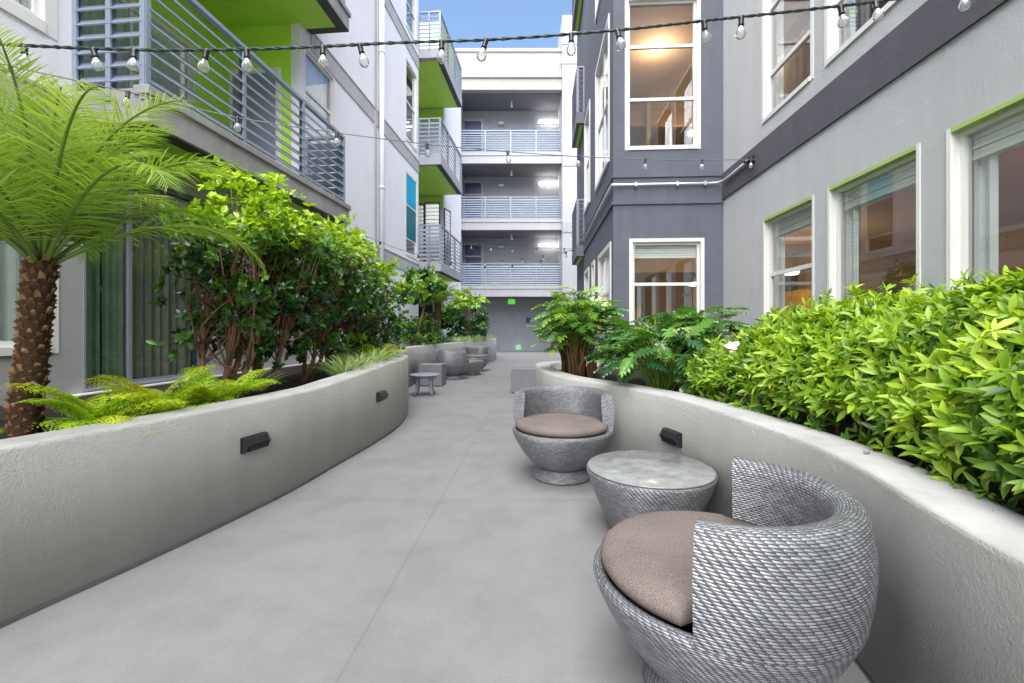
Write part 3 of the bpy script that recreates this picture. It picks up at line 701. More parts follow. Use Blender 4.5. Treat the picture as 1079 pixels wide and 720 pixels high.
def exit_sign(loc, w, h, label, mat, drop):
    t = thing('exit_sign', label, 'sign', loc)
    d = MB(); d.box(-w / 2, w / 2, -.03, .03, -h / 2, h / 2); d.build('face', MT[mat], t)
    if drop:
        d = MB(); d.box(-.02, .02, -.012, .012, h / 2, h / 2 + drop); d.build('stem', MT['white_warm'], t)
exit_sign((-.02, 21.9, 2.42), .34, .24, 'bright green lit sign hanging under the lowest corridor slab', 'exit_green', .06)
exit_sign((.32, 22.96, .18), .26, .26, 'pale green lit sign low on the far ground floor wall', 'exit_pale', 0)
exit_sign((-.90, 22.95, 3.42), .30, .11, 'pale green lit strip sign behind the lowest corridor railing', 'exit_pale', 0)
exit_sign((.82, 22.96, 1.56), .22, .24, 'small blue sign on the far ground floor wall', 'sign_blue', 0)
for z in (5.72, 8.82, 12.12):
    t = thing('pendant_fixture', 'small white fixture hanging from the corridor ceiling at %s level' % {5.72: 'the lowest', 8.82: 'the middle', 12.12: 'the topmost'}[z], 'fixture', (-.02, 22.0, z), 0, 'small hanging fixtures in the far corridors')
    d = MB(); d.tube([(0, 0, -.22), (0, 0, 0)], .035, 8); d.build('stem', MT['white_warm'], t)
    d = MB(); d.tube([(0, 0, -.30), (0, 0, -.22)], .06, 8); d.build('head', MT['white_warm'], t)

# ------------------------------------------------------------------ planter walls
LP = [(-2.45, -2.0), (-2.30, -.6), (-2.15, .6), (-2.0, 1.2), (-1.873, 1.666), (-1.711, 2.164), (-1.572, 2.68), (-1.48, 3.1), (-1.40, 3.7), (-1.32, 4.3), (-1.27, 5.1), (-1.37, 6.0), (-1.62, 6.9), (-1.86, 7.8), (-1.95, 8.8), (-1.87, 9.9), (-1.64, 11), (-1.35, 12.4), (-1.0, 14), (-.75, 15.2), (-.60, 16.2), (-.62, 17.2), (-1.0, 17.8), (-1.9, 17.95)]
RP = [(.75, -1.6), (.84, -.6), (.90, .2), (.976, .868), (1.03, 1.13), (1.12, 1.465), (1.16, 1.835), (1.135, 2.245), (1.05, 2.95), (.79, 3.62), (.475, 4.18), (.335, 4.75), (.29, 5.4), (.34, 6.0), (.65, 6.38), (1.2, 6.5), (1.6, 6.5)]
def hL(y): return .665 + .085 * min(1, max(0, (y - 3.4) / 1.4))
def hR(y): return .66
def planter(path, hf, sgn, label, thick=.20):
    pts = spline(path, 8); n = len(pts); m = MB(); rows = []
    for i, p in enumerate(pts):
        t = pts[min(i + 1, n - 1)] - pts[max(i - 1, 0)]; t /= np.linalg.norm(t)
        nn = np.array([-t[1], t[0]]) * sgn; H = hf(p[1])
        prof = [(.022, 0), (.022, .02), (0, .026), (0, H - .02), (.004, H - .008), (.014, H - .001), (.03, H), (thick - .03, H), (thick - .012, H - .002), (thick, H - .02), (thick, .3)]
        rows.append([(p[0] + nn[0] * o, p[1] + nn[1] * o, z) for o, z in prof])
    k = len(rows[0]); vs = [v for r in rows for v in r]
    m.add(vs, [(i * k + j, (i + 1) * k + j, (i + 1) * k + j + 1, i * k + j + 1) for i in range(n - 1) for j in range(k - 1)], smooth=True)
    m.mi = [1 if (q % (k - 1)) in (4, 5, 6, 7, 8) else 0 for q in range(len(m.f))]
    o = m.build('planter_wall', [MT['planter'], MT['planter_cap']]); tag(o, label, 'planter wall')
    return pts
ptsL = planter(LP, hL, 1, 'curving grey stucco planter wall under the palm and shrubs')
ptsR = planter(RP, hR, -1, 'curving grey stucco planter wall behind the wicker chairs, holding the azalea hedge')
def soil(pts, sgn, xout, z, name):
    m = MB(); n = len(pts)
    for i in range(n - 1):
        q = []
        for p, pp in ((pts[i], pts[max(i - 1, 0)]), (pts[i + 1], pts[i])):
            q.append(p)
        a, b = q; a = a + np.array([-.1, 0]) * sgn; b = b + np.array([-.1, 0]) * sgn
        if abs(b[1] - a[1]) < 1e-4: continue
        m.quad((a[0], a[1], z), (b[0], b[1], z), (xout(b[1]), b[1], z), (xout(a[1]), a[1], z))
    return tag(m.build(name, MT['soil']), 'dark planting soil', 'soil', kind='structure')
soil([p for p in ptsL if p[1] < 16.2], 1, lambda y: -3.58 + .095 * (y - 3.66) + .01, .56, 'soil')
soil([p for p in ptsR if p[1] < 5.6], -1, lambda y: 2.59 + .0573 * y - .01, .56, 'soil')
m = MB(); m.box(.55, 2.9, 5.3, 6.3, .50, .555); tag(m.build('soil', MT['soil']), 'dark planting soil', 'soil', kind='structure')

def pathframe(pts, y):
    i = min(range(1, len(pts) - 1), key=lambda k: abs(pts[k][1] - y)); t = pts[i + 1] - pts[i - 1]; t = t / np.linalg.norm(t)
    return pts[i], t
def step_light(pts, y, sgn, z, label):
    p, t = pathframe(pts, y); nn = np.array([-t[1], t[0]]) * -sgn      # towards the walkway
    o = thing('wall_light', label, 'light', (p[0] + nn[0] * .001, p[1] + nn[1] * .001, z), math.atan2(t[1], t[0]), 'louvred lights on the planter walls')
    s = -sgn                                              # local +y is left of the tangent
    m = MB(); prof = [(0, .042), (.03, .042), (.052, .0), (.044, -.010), (.03, -.04), (0, -.042)]; L = .085
    vs = [(x, s * a, b) for x in (-L, L) for a, b in prof]; k = len(prof)
    m.add(vs, [(j, (j + 1) % k, k + (j + 1) % k, k + j) for j in range(k)] + [tuple(range(k)), tuple(reversed(range(k, 2 * k)))])
    m.build('hood', MT['charcoal'], o, bevel=.004)
    m = MB(); m.box(-L - .006, L + .006, s * .0, s * .008, -.046, .046); m.build('back_plate', MT['charcoal'], o)
    m = MB(); m.box(-L + .012, L - .012, s * .031, s * .046, -.036, -.012); m.build('lens', MT['black'], o)
step_light(ptsL, 2.74, 1, .42, 'black hooded light on the left planter wall nearest the camera')
step_light(ptsL, 4.45, 1, .44, 'smaller looking black hooded light on the left planter wall before its curve')
step_light(ptsR, 2.93, -1, .40, 'black hooded light on the planter wall behind the round wicker table')

# ------------------------------------------------------------------ furniture
def wicker_chair(label):
    """opening looks along local +x"""
    t = thing('wicker_chair', label, 'chair', group='round wicker armchairs')
    m = MB(); m.lathe([(.0, .004), (.19, .004), (.212, .006), (.216, .02), (.20, .045), (.18, .062), (.168, .082)], n=72, uvr=.2); m.build('foot_ring', MT['wicker'], t)
    m = MB(); m.lathe([(.165, .084), (.200, .100), (.246, .140), (.292, .198), (.332, .262), (.360, .320), (.369, .345), (.367, .358), (.355, .366), (.340, .364), (.332, .352), (.33, .30), (.0, .29)], n=96); m.build('bowl', MT['wicker'], t)
    prof = [(.3675, .345), (.378, .40), (.384, .455), (.384, .51), (.379, .56), (.372, .60), (.364, .622), (.350, .633), (.33, .636), (.305, .632), (.292, .618), (.288, .59), (.290, .54), (.297, .47), (.300, .42), (.302, .352)]
    m = MB(); m.lathe(prof, a0=PI / 2 + .02, a1=3 * PI / 2 - .02, n=72, capends=True); m.build('backrest', MT['wicker'], t, bevel=.0)
    m = MB(); c = [(0, .362), (.30, .360), (.335, .368), (.346, .385), (.345, .402), (.33, .418), (.295, .427), (.2, .431), (0, .432)]
    m.lathe(c, n=72)
    # cushion pulled forward so its front lip overhangs the rim; its back is trimmed to the backrest
    vs = []
    for x, y, z in m.v:
        r = math.hypot(x, y); a = math.atan2(y, x)
        lim = .352 if abs(a) < PI / 2 - .05 else .286
        if r > lim: x, y = x * lim / r, y * lim / r
        vs.append((x, y, z))
    m.v = vs; m.build('cushion', MT['taupe'], t)
    return t
c1 = wicker_chair('large silver wicker tub chair nearest the camera, turned towards the walkway')
c1.location = (.622, 1.385, 0); c1.rotation_euler = (0, 0, R_(147))
for (x, y, a, lab) in ((.372, 3.40, 252, 'silver wicker tub chair facing us beyond the nearest round wicker table'),
                       (-1.30, 10.15, 58, 'distant wicker tub chair with its back to us beside the grey block on the left'),
                       (-.93, 12.0, 275, 'farthest wicker tub chair, facing us at the end of the left planter')):
    c = copy_tree(c1); c.location = (x, y, 0); c.rotation_euler = (0, 0, R_(a)); c['label'] = lab
def wicker_table(label):
    t = thing('wicker_table', label, 'table', group='round wicker tables')
    m = MB(); m.lathe([(0, .003), (.205, .003), (.215, .01), (.222, .03), (.255, .10), (.295, .19), (.325, .265), (.340, .315), (.342, .33), (.332, .336), (.30, .336)], n=96, uvr=.34); m.build('body', MT['wicker'], t)
    m = MB(); m.lathe([(0, .3375), (.333, .3375), (.336, .340), (.336, .344), (.332, .3465), (0, .3465)], n=96); m.build('glass_top', MT['tabletop'], t)
    return t
t1 = wicker_table('round silver wicker table with a frosted glass top between the two nearest chairs'); t1.location = (.755, 2.50, 0)
t2 = copy_tree(t1); t2.location = (-1.02, 11.0, 0); t2['label'] = 'distant round wicker table between the two far wicker chairs'
def cube(x, y, label):
    t = thing('cube_seat', label, 'block seat', (x, y, 0), R_(-3), 'grey cube seats')
    m = MB(); m.box(-.225, .225, -.225, .225, .015, .42); m.build('body', MT['cube_grey'], t, bevel=.008)
    m = MB(); m.box(-.21, .21, -.21, .21, 0, .0148); m.build('base', MT['dark_soffit'], t)
cube(-1.56, 8.96, 'grey cube seat behind the small round table on the left'); cube(.22, 7.99, 'grey cube seat by the rounded tip of the right planter')
t = thing('side_table', 'small round blue grey table with four curved legs by the left planter', 'table', (-1.46, 7.6, 0))
m = MB(); m.lathe([(0, .325), (.22, .325), (.246, .330), (.252, .340), (.248, .350), (.23, .356), (0, .356)], n=40); m.build('tabletop', MT['stool_grey'], t)
for k in range(4):
    a = PI / 4 + k * PI / 2 + .1; m = MB()
    pts = [(r * math.cos(a), r * math.sin(a), z) for r, z in ((.16, .33), (.155, .27), (.15, .18), (.165, .09), (.205, .0))]
    m.tube(pts, [.03, .027, .024, .024, .022], 10); m.build('leg', MT['stool_grey'], t)
m = MB(); m.lathe([(.12, .29), (.2, .29), (.2, .325)], n=30); m.build('apron', MT['stool_grey'], t)

# ------------------------------------------------------------------ string lights
def m_bulb():
    m, n, l, b = newmat('clear bulb glass'); n.remove(b)
    tr = n.new('ShaderNodeBsdfTransparent'); tr.inputs[0].default_value = (.93, .93, .92, 1)
    gl = n.new('ShaderNodeBsdfGlossy'); gl.inputs['Roughness'].default_value = .03
    fr = n.new('ShaderNodeLayerWeight'); fr.inputs[0].default_value = .28
    mx = n.new('ShaderNodeMixShader'); l.new(fr.outputs['Fresnel'], mx.inputs[0]); l.new(tr.outputs[0], mx.inputs[1]); l.new(gl.outputs[0], mx.inputs[2])
    df = n.new('ShaderNodeBsdfDiffuse'); df.inputs[0].default_value = (.85, .85, .82, 1)
    m2 = n.new('ShaderNodeMixShader'); m2.inputs[0].default_value = .14; l.new(mx.outputs[0], m2.inputs[1]); l.new(df.outputs[0], m2.inputs[2])
    l.new(m2.outputs[0], n['Material Output'].inputs[0]); return m
MT['bulb'] = m_bulb()
def string_light(pts, bulbs, label, r, bs, cmat, group=None, twist=True):
    """pts: cable polyline; bulbs: distances 0..1 along x; bs: bulb scale"""
    t = thing('string_light', label, 'string light', tuple(pts[0]), 0, group)
    P = spline(pts, 10); o = np.array(pts[0]); m = MB()
    if twist:
        for s in (0, PI): m.tube([tuple(p - o + r * .6 * np.array([0, math.cos(i * 1.9 + s), math.sin(i * 1.9 + s)])) for i, p in enumerate(P)], r * .8, 6)
    else: m.tube([tuple(p - o) for p in P], r, 6)
    m.build('cable', cmat, t)
    X = np.array([p[0] for p in P]); A = np.array(P)
    for k, (bx_, tilt) in enumerate(bulbs):
        j = int(np.argmin(abs(X - bx_))); p = A[j] - o
        s = MB(); h = bs
        s.lathe([(0, .012), (.016, .012), (.017, .0), (.015, -.03), (.017, -.034), (.017, -.046), (.0, -.046)], n=12); so = s.build('socket', MT['black'], t)
        b = MB(); b.lathe([(.012, -.044), (.016, -.056), (.026, -.075), (.030, -.092), (.027, -.108), (.016, -.119), (0, -.123)], n=16); bo = b.build('bulb', MT['bulb'], so)
        f = MB(); f.tube([(-.006, 0, -.05), (-.008, 0, -.09), (.008, 0, -.09), (.006, 0, -.05)], .0011, 4); f.build('filament', MT['conduit'], bo)
        so.location = (p[0], p[1], p[2] - r); so.scale = (h, h, h); so.rotation_euler = (tilt, tilt * .7, k * 1.3)
    return t
def at(px, py, Y): return ((px - 539.5) / 480 * Y, Y, 1.1 - (py - 347) / 480 * Y)
Y1 = lambda px: 2.40 + .18 * (px + 220) / 1270
p1 = [(px, py) for px, py in ((-215, 40), (0, 47), (90, 51), (175, 53), (260, 52), (340, 49), (420, 45), (512, 42), (602, 36), (680, 29), (742, 22), (800, 16), (880, 7), (930, 1), (1040, -14))]
b1 = [30, 97, 144, 214, 259, 338, 383, 465, 512, 602, 647, 742, 782, 885, 925, 1018]
string_light([at(px, py, Y1(px)) for px, py in p1], [(at(px, 0, Y1(px))[0], random.uniform(-.25, .25)) for px in b1], 'thick dark string of clear bulbs stretched across the courtyard nearest the camera', .0075, .92, MT['cable'], 'strings of clear bulbs')
def Y2(px): k = (px - 539.5) / 480; return (2.85 + 3.6 * .392) / (1 - .392 * k)
p2 = [(-160, 30), (0, 67), (25, 73), (135, 97), (250, 124), (355, 140), (450, 152), (535, 160), (610, 165), (680, 168), (740, 169), (799, 168)]
b2 = [10, 137, 252, 357, 450, 536, 612, 680, 742, 792]
string_light([at(px, py, Y2(px)) for px, py in p2], [(at(px, 0, Y2(px))[0], random.uniform(-.12, .12)) for px in b2], 'second lower string of clear bulbs, ending at the conduit on the right wall', .0042, .85, MT['cable_grey'], 'strings of clear bulbs', False)
def far_string(pa, pb, Ya, Yb, sag, n, label):
    a, b = np.array(at(*pa, Ya)), np.array(at(*pb, Yb)); pts = []
    for k in range(7):
        q = a + (b - a) * k / 6; q[2] -= sag * 4 * (k / 6) * (1 - k / 6); pts.append(tuple(q))
    string_light(pts, [(a[0] + (b[0] - a[0]) * (i + .6) / n, 0) for i in range(n)], label, .006, 1.15, MT['cable_grey'], 'strings of clear bulbs', False)
far_string((372, 243), (606, 262), 8.5, 11.6, .55, 7, 'string of bulbs sagging from the left wall past the lowest corner balcony')
far_string((486, 257), (606, 262), 15.8, 12.0, .05, 5, 'upper string of tiny bulbs in front of the lowest far corridor')
far_string((484, 276), (608, 263), 15.6, 11.8, .10, 6, 'lower string of tiny bulbs crossing the lowest far corridor')
# junction box where the second string meets the wall
t = thing('junction_box', 'small dark junction box at the end of the conduit on the right wall', 'junction box', (2.875, 5.45, 3.12), R_(-3.28))
m = MB(); m.box(-.035, .02, -.05, .05, -.045, .045); m.build('cover', MT['charcoal'], t, bevel=.006)
m = MB(); m.tube([(-.04, 0, -.01), (-.10, -.02, -.03)], .016, 8); m.build('gland', MT['black'], t)

# ------------------------------------------------------------------ plants
def rot_to(d):
    return d / (np.linalg.norm(d) + 1e-9)
def rosettes(L, pos, axis, tint, tmpl, size, nl=7, spread=(25, 65), wscale=1.0):
    """leaves whorled round shoot tips"""
    N = len(pos); axis = axis / np.linalg.norm(axis, axis=1, keepdims=True)
    ref = np.where(abs(axis[:, 2:3]) < .9, np.array([[0, 0, 1.]]), np.array([[1., 0, 0]]))
    e1 = np.cross(axis, ref); e1 /= np.linalg.norm(e1, axis=1, keepdims=True); e2 = np.cross(axis, e1)
    ph = rng.uniform(0, 2 * PI, N)
    for k in range(nl):
        a = ph + 2 * PI * k / nl + rng.normal(0, .25, N); el = np.radians(rng.uniform(*spread, N))
        d = axis * np.cos(el)[:, None] + (e1 * np.cos(a)[:, None] + e2 * np.sin(a)[:, None]) * np.sin(el)[:, None]
        L.put(tmpl, pos + axis * rng.uniform(-.02, .01, N)[:, None], d, axis, size * rng.uniform(.5, 1.2, N), np.clip(tint + rng.normal(0, .12, N), 0, 1), wscale)

# ---- azalea hedge along the right wall
HZ = thing('azalea_hedge', 'long bright green azalea hedge below the ground floor windows', 'hedge', (1.9, 2.2, .56))
off = np.array([1.9, 2.2, .56])
yr = np.array([p[1] for p in ptsR]); xr = np.array([p[0] for p in ptsR])
k_ = yr < 5.0; xi = lambda y: np.interp(y, yr[k_], xr[k_]) + .20
def bump(x, y): return .5 * np.sin(x * 5.1 + y * 3.3) + .5 * np.sin(y * 6.7 - x * 2.2 + 1.3) + .4 * np.sin(x * 11 + y * 9)
def hedge_pts(n, depth):
    q = rng.uniform(0, 1, n) ** 1.15; ye = 3.02 + .75 * q + .12 * np.sin(q * 17); y = .35 + (ye - .35) * rng.uniform(0, 1, n)
    f = xi(y); bk = 2.59 + .0573 * y - .12
    x = f - .03 + (bk - f) * q
    # outline rises from the wall top to a rounded crest
    qq = np.clip((x - f + .05) / .62, 0, 1); end = np.clip((ye + .06 - y) / .5, 0, 1) ** .5
    ztop = .66 + (.52 * np.sqrt(np.clip(1 - (1 - qq) ** 2, 0, 1)) + .075 * bump(x, y) * qq + .02) * (.35 + .65 * end)
    ztop += .05 * np.clip((2.2 - y) / 1.4, 0, 1) * qq
    z = ztop - depth * rng.uniform(0, 1, n) ** 1.3
    nx = -(1 - qq) * 1.0; ax = np.stack([nx, -.25 + 0 * nx, .75 + .5 * qq], 1)
    return np.stack([x, y, np.maximum(z, .60)], 1), ax, ztop - z
L = Leaves()
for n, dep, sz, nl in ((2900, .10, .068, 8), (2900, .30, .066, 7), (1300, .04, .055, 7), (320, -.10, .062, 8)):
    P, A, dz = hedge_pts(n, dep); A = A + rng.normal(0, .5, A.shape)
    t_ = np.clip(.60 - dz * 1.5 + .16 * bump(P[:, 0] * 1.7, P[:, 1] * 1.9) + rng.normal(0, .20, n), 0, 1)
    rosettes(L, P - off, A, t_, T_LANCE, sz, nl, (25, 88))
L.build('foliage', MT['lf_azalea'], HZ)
m = MB()
for i in range(90):
    y = random.uniform(.5, 4.0); x = float(xi(y)) + random.uniform(.1, .9)
    p = np.array([x, y, .56]) - off; q = p + np.array([random.uniform(-.15, .15), random.uniform(-.15, .15), random.uniform(.25, .5)])
    m.tube([p, (p + q) / 2 + np.array([.02, .01, 0]), q], [.008, .006, .003], 5)
m.build('stem', MT['bark'], HZ)
for fp in [(1.84, 2.98, 1.18), (1.33, 2.75, .98)]:
    L = Leaves(); rosettes(L, np.array([fp]) - off, np.array([[-.3, -.5, .8]]), np.full(1, .8), T_OVAL, .05, 5, (40, 70), 1.5)
    L.build('flower', MT['petal'], HZ)

# ---- small trees in the left planter
def branch_path(p, q, bend, n=4):
    p, q = np.array(p, float), np.array(q, float); r = []
    for k in range(n + 1):
        t = k / n; c = p + (q - p) * t; c = c + np.array(bend) * math.sin(PI * t); r.append(c)
    return r
def shrub_tree(base, crown_c, crown_r, nclump, nleaf, label, seed, lsize=.06, ntrunk=3, low=.35, group=None, young_top=True, name='shrub_tree', trunk_r=.022, mat='lf_shrub'):
    global rng
    rng = np.random.default_rng(seed); random.seed(seed)
    t = thing(name, label, 'tree', base, 0, group); b = np.array(base)
    cc = np.array(crown_c) - b; cr = np.array(crown_r)
    m = MB(); forks = []
    for k in range(ntrunk):
        a = 2 * PI * k / ntrunk + random.uniform(0, 1); p = np.array([.05 * math.cos(a), .05 * math.sin(a), -.02])
        q = cc + np.array([cr[0] * .4 * math.cos(a), cr[1] * .4 * math.sin(a), -cr[2] * random.uniform(.1, .5)])
        path = branch_path(p, q, (random.uniform(-.08, .08), random.uniform(-.08, .08), 0), 6)
        m.tube(path, [trunk_r * (1.15 - .55 * i / 6) * random.uniform(.92, 1.08) for i in range(7)], 7); forks.append(path)
    L = Leaves(); u = unit(nclump); rad = rng.uniform(.45, 1.0, nclump) ** .5
    C = cc + u * rad[:, None] * cr * (1 + .12 * rng.normal(size=(nclump, 1)))
    C = C[C[:, 2] > cc[2] - cr[2] * (1 - low * .2)]
    for c in C:
        f = forks[rng.integers(len(forks))]; s = f[int(rng.integers(2 if ntrunk > 1 else 5, 7))]
        m.tube(branch_path(s, c, rng.normal(0, .04, 3), 4), [trunk_r * .42, trunk_r * .34, trunk_r * .26, trunk_r * .18, trunk_r * .1], 5)
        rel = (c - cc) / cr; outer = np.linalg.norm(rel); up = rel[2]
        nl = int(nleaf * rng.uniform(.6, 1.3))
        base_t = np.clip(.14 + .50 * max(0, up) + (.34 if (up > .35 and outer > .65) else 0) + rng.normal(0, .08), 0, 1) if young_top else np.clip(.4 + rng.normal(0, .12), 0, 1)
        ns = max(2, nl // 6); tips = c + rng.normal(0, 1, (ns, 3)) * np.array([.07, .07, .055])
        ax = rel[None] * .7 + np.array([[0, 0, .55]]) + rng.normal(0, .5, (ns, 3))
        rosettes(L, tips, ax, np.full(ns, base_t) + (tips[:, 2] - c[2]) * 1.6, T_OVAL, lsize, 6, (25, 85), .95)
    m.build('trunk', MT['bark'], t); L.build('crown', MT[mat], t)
    return t
GS = 'small trees in a row along the left planter'
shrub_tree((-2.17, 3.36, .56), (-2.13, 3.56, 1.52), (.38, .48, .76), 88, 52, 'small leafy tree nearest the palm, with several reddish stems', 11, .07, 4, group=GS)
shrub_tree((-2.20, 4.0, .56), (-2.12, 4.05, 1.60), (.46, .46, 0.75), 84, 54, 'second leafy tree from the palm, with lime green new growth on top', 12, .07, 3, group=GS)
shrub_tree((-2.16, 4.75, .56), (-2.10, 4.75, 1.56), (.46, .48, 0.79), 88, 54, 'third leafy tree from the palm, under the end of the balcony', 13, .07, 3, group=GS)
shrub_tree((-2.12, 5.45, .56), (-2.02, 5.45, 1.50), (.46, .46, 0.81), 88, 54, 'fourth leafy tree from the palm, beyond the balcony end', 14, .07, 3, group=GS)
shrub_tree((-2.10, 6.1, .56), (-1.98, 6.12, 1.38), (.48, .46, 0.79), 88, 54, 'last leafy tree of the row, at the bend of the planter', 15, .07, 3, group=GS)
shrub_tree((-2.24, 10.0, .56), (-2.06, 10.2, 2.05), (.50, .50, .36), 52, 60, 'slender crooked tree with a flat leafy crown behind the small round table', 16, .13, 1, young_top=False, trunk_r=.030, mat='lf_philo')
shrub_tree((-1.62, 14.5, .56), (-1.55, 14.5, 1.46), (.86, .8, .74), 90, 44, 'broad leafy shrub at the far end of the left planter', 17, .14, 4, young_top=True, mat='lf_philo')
shrub_tree((-2.30, 10.7, .56), (-2.22, 10.7, .98), (.55, .8, .42), 70, 44, 'low round bush beside the crooked tree', 18, .085, 3, young_top=False, trunk_r=.012, name='low_bush')

# ---- palms
def palm(base, top, nf, flen, label, seed, trunk_r=.056, leaflet=.225, npair=74, detail=True):
    global rng
    rng = np.random.default_rng(seed); random.seed(seed)
    t = thing('palm_tree', label, 'palm', base); b = np.array(base); tp = np.array(top) - b
    m = MB(); path = branch_path((0, 0, -.02), tp, (0, 0, 0), 12)
    m.tube(path, [trunk_r * (1.06 - .10 * i / 12) for i in range(13)], 16)
    H = tp[2]; nb = int(H / .0042) if detail else 60
    for i in range(nb):                                   # old leaf bases in a spiral
        f = i / nb; p = tp * f; a = i * 2.39996; r = trunk_r * 1.02
        d = np.array([math.cos(a), math.sin(a), 0]); sd = np.array([-math.sin(a), math.cos(a), 0])
        w = random.uniform(.010, .017); c = p + d * r; o_ = random.uniform(.006, .026)
        v = [c - sd * w - d * .01, c + sd * w - d * .01, c + sd * w * .7 + d * o_ * .6 + np.array([0, 0, .03]), c - sd * w * .7 + d * o_ * .6 + np.array([0, 0, .03]), c + d * o_ + sd * random.uniform(-.012, .012) + np.array([0, 0, random.uniform(.018, .048)]), c - d * .01 + np.array([0, 0, .05])]
        m.add(v, [(0, 1, 2, 3), (3, 2, 4), (2, 1, 5, 4), (0, 3, 4, 5)], mi=1 + (i % 3 == 0))
    m.build('trunk', [MT['palm_core'], MT['palm_bark'], MT['palm_husk']], t)
    L = Leaves(); st = MB()
    for i in range(nf):
        a = i * 2.39996 + random.uniform(-.2, .2); f = (i + .5) / nf            # f: 0 young upright .. 1 old drooping
        el = R_(89 - 52 * f ** 1.2 + random.uniform(-6, 6)); ln = flen * (.66 + .34 * min(1, f * 2.2)) * random.uniform(.92, 1.08)
        hd = np.array([math.cos(a), math.sin(a), 0]); p = tp + hd * trunk_r * .35 + np.array([0, 0, -.05 * f]); e = el; pts = [p]; ns = 18
        for k in range(ns):
            e -= R_((2.6 + 4.6 * f) * (.12 + 1.6 * (k / ns) ** 1.2)); p = p + (hd * math.cos(e) + np.array([0, 0, math.sin(e)])) * ln / ns; pts.append(p)
        st.tube(pts, [.011 * (1 - .85 * k / ns) + .0012 for k in range(ns + 1)], 6)
        P = np.array(pts); sd = np.array([-hd[1], hd[0], 0]); tint0 = .34 + .34 * (1 - f) + random.uniform(-.16, .22)
        tt = np.linspace(.16, .995, npair); idx = tt * ns; i0 = np.minimum(idx.astype(int), ns - 1); fr = (idx - i0)[:, None]
        pos = P[i0] * (1 - fr) + P[i0 + 1] * fr; tan = P[i0 + 1] - P[i0]; tan /= np.linalg.norm(tan, axis=1, keepdims=True)
        nrm = np.cross(np.broadcast_to(sd, tan.shape), tan) * -1
        if nrm[0][2] < 0: nrm = -nrm
        for s in (1, -1):
            lean = .55 + .9 * tt[:, None] ** 1.5
            d = s * sd * 1.0 + tan * lean + nrm * (.42 + .18 * rng.normal(size=(npair, 1))) + rng.normal(0, .07, (npair, 3)) + np.array([0, 0, -.14 - .20 * f])
            sz = leaflet * np.sin(PI * np.clip(.18 + .76 * tt, 0, 1)) ** .7 * rng.uniform(.85, 1.12, npair)
            L.put(T_BLADE, pos, d, nrm + rng.normal(0, .2, (npair, 3)), sz, np.clip(tint0 + rng.normal(0, .1, npair), 0, 1), .95 if detail else 1.4)
    st.build('frond_stalk', MT['petiole'], t); L.build('crown', MT['lf_palm'], t)
    return t
palm((-2.37, 2.21, .56), (-2.28, 2.21, 1.45), 32, 1.08, 'feathery palm with a shaggy brown trunk in the left planter', 21)
palm((-2.06, 12.5, .56), (-2.04, 12.5, 1.82), 30, .80, 'small distant palm behind the cube seat on the left', 22, .10, .24, 40, False)

# ---- ferns
def fern(base, nf, flen, label, seed, group=None, tint=.45):
    global rng
    rng = np.random.default_rng(seed); random.seed(seed)
    t = thing('fern', label, 'fern', base, 0, group); L = Leaves(); st = MB()
    for i in range(nf):
        a = i * 2.39996 + random.uniform(-.3, .3); el = R_(random.uniform(25, 72)); hd = np.array([math.cos(a), math.sin(a), 0]); p = np.array([.06 * math.cos(a * 1.7), .06 * math.sin(a * 1.3), 0.]); pts = [p]; ln = flen * random.uniform(.6, 1.1); ns = 12; e = el
        for k in range(ns):
            e -= R_(5.8 * (.4 + k / ns)); p = p + (hd * math.cos(e) + np.array([0, 0, math.sin(e)])) * ln / ns; pts.append(p)
        st.tube(pts, [.003 * (1 - .7 * k / ns) for k in range(ns + 1)], 4); P = np.array(pts); sd = np.array([-hd[1], hd[0], 0]); t0 = tint + random.uniform(-.22, .3)
        npn = 10; tt = np.linspace(.22, .97, npn)
        for q in tt:
            j = min(int(q * ns), ns - 1); pos = P[j] + (P[j + 1] - P[j]) * (q * ns - j); tan = P[j + 1] - P[j]; tan /= np.linalg.norm(tan)
            nrm = np.cross(tan, sd); nrm = nrm if nrm[2] > 0 else -nrm
            pl = ln * .30 * math.sin(PI * (.12 + .82 * (1 - q) * .9 + .05)) 
            for s in (1, -1):
                d = s * sd + tan * .45 + np.array([0, 0, -.15]); d /= np.linalg.norm(d); n2 = 6; u = np.linspace(.10, .95, n2)
                pp = pos + d * pl * u[:, None] + np.array([0, 0, -.12]) * pl * (u[:, None] ** 2)
                sd2 = np.cross(nrm, d); sz = pl * .36 * (1.10 - u)
                for s2 in (1, -1): L.put(T_PINNA, pp, s2 * sd2[None] + d * .5 + rng.normal(0, .15, (n2, 3)), np.broadcast_to(nrm, (n2, 3)), sz + .004, np.clip(t0 + rng.normal(0, .08, n2), 0, 1), 1.25)
    st.build('stalk', MT['petiole'], t); L.build('frond', MT['lf_fern'], t)
GF = 'yellow green ferns in the left planter'
fern((-2.06, 2.28, .60), 17, .40, 'yellow green fern at the foot of the palm trunk', 31, GF, .42)
fern((-2.02, 2.62, .60), 18, .42, 'yellow green fern in the middle of the clump beside the palm', 32, GF, .55)
fern((-1.97, 3.0, .60), 17, .37, 'yellow green fern nearest the first leafy tree', 33, GF, .45)
fern((-1.74, 5.65, .66), 26, .42, 'golden fern at the bend of the left planter', 34, GF, .6)
fern((-1.85, 5.1, .62), 22, .36, 'golden fern under the row of small trees', 35, GF, .55)
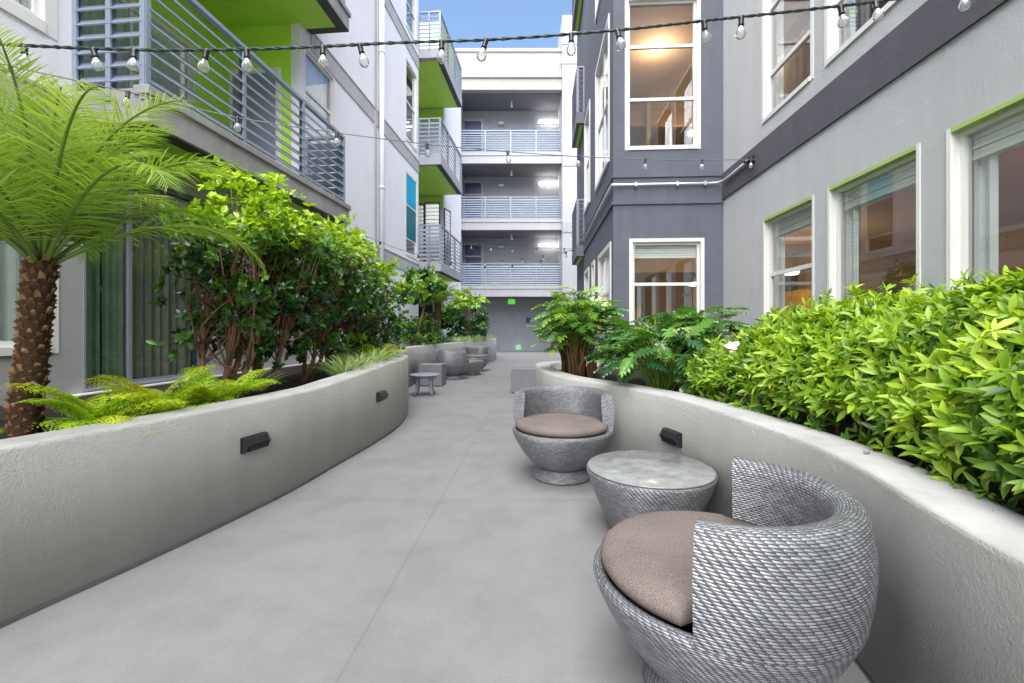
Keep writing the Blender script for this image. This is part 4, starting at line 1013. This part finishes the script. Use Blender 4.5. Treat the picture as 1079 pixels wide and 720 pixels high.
# ---- strappy grass
def strap_grass(base, n, ln, label, seed, rad=.14, group='tufts of strappy grass', tint=.5):
    global rng
    rng = np.random.default_rng(seed)
    t = thing('grass_tuft', label, 'plant', base, 0, group); L = Leaves(); a = rng.uniform(0, 2 * PI, n); r = rng.uniform(0, rad, n)
    pos = np.stack([r * np.cos(a), r * np.sin(a), 0 * a], 1); d = np.stack([np.cos(a) * .55, np.sin(a) * .55, rng.uniform(.5, 1.3, n)], 1)
    L.put(leaf_template([0, .3, .6, .85, 1], [.018, .022, .02, .012, 0], .4, .55), pos, d, np.stack([-np.cos(a), -np.sin(a), 1 + 0 * a], 1), ln * rng.uniform(.6, 1.15, n), np.clip(tint + rng.normal(0, .2, n), 0, 1))
    L.build('blades', MT['lf_liriope'], t)
strap_grass((-1.60, 4.35, .66), 150, .26, 'variegated grass tuft below the third leafy tree', 41)
strap_grass((-1.56, 4.72, .68), 150, .26, 'variegated grass tuft between two ferns near the planter rim', 42)
strap_grass((-1.56, 5.15, .70), 170, .28, 'variegated grass tuft just before the planter bend', 43)
strap_grass((-2.0, 3.55, .62), 60, .24, 'thin grass tuft by the first leafy tree stems', 44, .08)
strap_grass((-1.95, 6.6, .66), 150, .45, 'tall yellow grass tuft past the last leafy tree', 45)
for k, (x, y) in enumerate(((-1.5, 12.6), (-1.25, 13.5), (-1.1, 14.4), (-.95, 15.3))):
    strap_grass((x, y, .70), 130, .34, ('pale grass tuft behind the far wicker chairs', 'pale grass tuft below the far broad shrub', 'pale grass tuft past the far broad shrub', 'pale grass tuft at the far tip of the left planter')[k], 46 + k, .3)

# ---- split leaf plants at the tip of the right planter
def split_leaf(base, n, hgt, spread, lsize, label, seed, tmpl, tint, stump=0, elev=(25, 85)):
    global rng
    rng = np.random.default_rng(seed); random.seed(seed)
    t = thing('split_leaf_plant', label, 'plant', base, 0, 'split leaf plants'); L = Leaves(); st = MB()
    for i in range(n):
        a = i * 2.39996 + random.uniform(-.3, .3); f = (i + .5) / n
        el = R_(elev[1] - (elev[1] - elev[0]) * f + random.uniform(-8, 8)); hd = np.array([math.cos(a), math.sin(a), 0.]); ln = hgt * random.uniform(.75, 1.05)
        p0 = hd * random.uniform(.02, .09) + np.array([0, 0, stump * random.uniform(.3, 1)]); q = p0 + (hd * math.cos(el) * spread / max(hgt, .1) + np.array([0, 0, math.sin(el)])) * ln
        st.tube(branch_path(p0, q, hd * -.04 + np.array([0, 0, .06]), 5), [.007, .0065, .006, .005, .0045, .004], 5)
        d = hd * 1.0 + np.array([0, 0, -.05 - .35 * f + random.uniform(-.2, .4)]) + rng.normal(0, .25, 3)
        up = np.array([0, 0, 1.]) - hd * -.25 + rng.normal(0, .2, 3)
        L.put(tmpl, [q], [d], [up], lsize * random.uniform(.75, 1.15), np.clip(tint + .25 * (1 - f) + random.gauss(0, .20), 0, 1))
    st.build('stalk', MT['petiole'], t); L.build('foliage', MT['lf_philo'], t)
    if stump:
        m = MB()
        for i in range(90):
            a = random.uniform(0, 2 * PI); r = random.uniform(.02, .19); p = (r * math.cos(a), r * math.sin(a), -.03); z = stump * random.uniform(.6, 1.25)
            m.tube([p, (p[0] * 1.15 + random.uniform(-.03, .03), p[1] * 1.15 + random.uniform(-.03, .03), z * .5), (p[0] * 1.5 + random.uniform(-.05, .05), p[1] * 1.5 + random.uniform(-.05, .05), z)], [.018, .015, .007], 5)
        m.build('dry_stalks', MT['palm_bark'], t)
split_leaf((.72, 4.95, .56), 260, .58, .40, .175, 'tall split leaf plant with brown dry stalks at the tip of the right planter', 51, T_FATSIA, .46, .42, (24, 88))
split_leaf((1.40, 4.3, .56), 120, .66, .50, .24, 'split leaf plant in front of the bay window, between the tall one and the azaleas', 52, T_LOBED, .14)
split_leaf((1.22, 3.72, .56), 96, .54, .42, .22, 'split leaf plant leaning over the planter rim beside the azalea hedge', 53, T_LOBED, .16, 0, (28, 86))
split_leaf((1.85, 4.4, .56), 100, .70, .48, .26, 'dark split leaf plant against the light grey wall corner', 54, T_LOBED, .22)

# a fallen leaf on the planter cap
L = Leaves(); L.put(T_OVAL, [(0, 0, .006)], [(.9, .4, .0)], [(0, 0, 1)], .035, .5)
o = L.build('fallen_leaf', MT['bark']); o.location = (1.235, 1.60, .662); tag(o, 'small brown fallen leaf lying on the right planter cap', 'leaf')
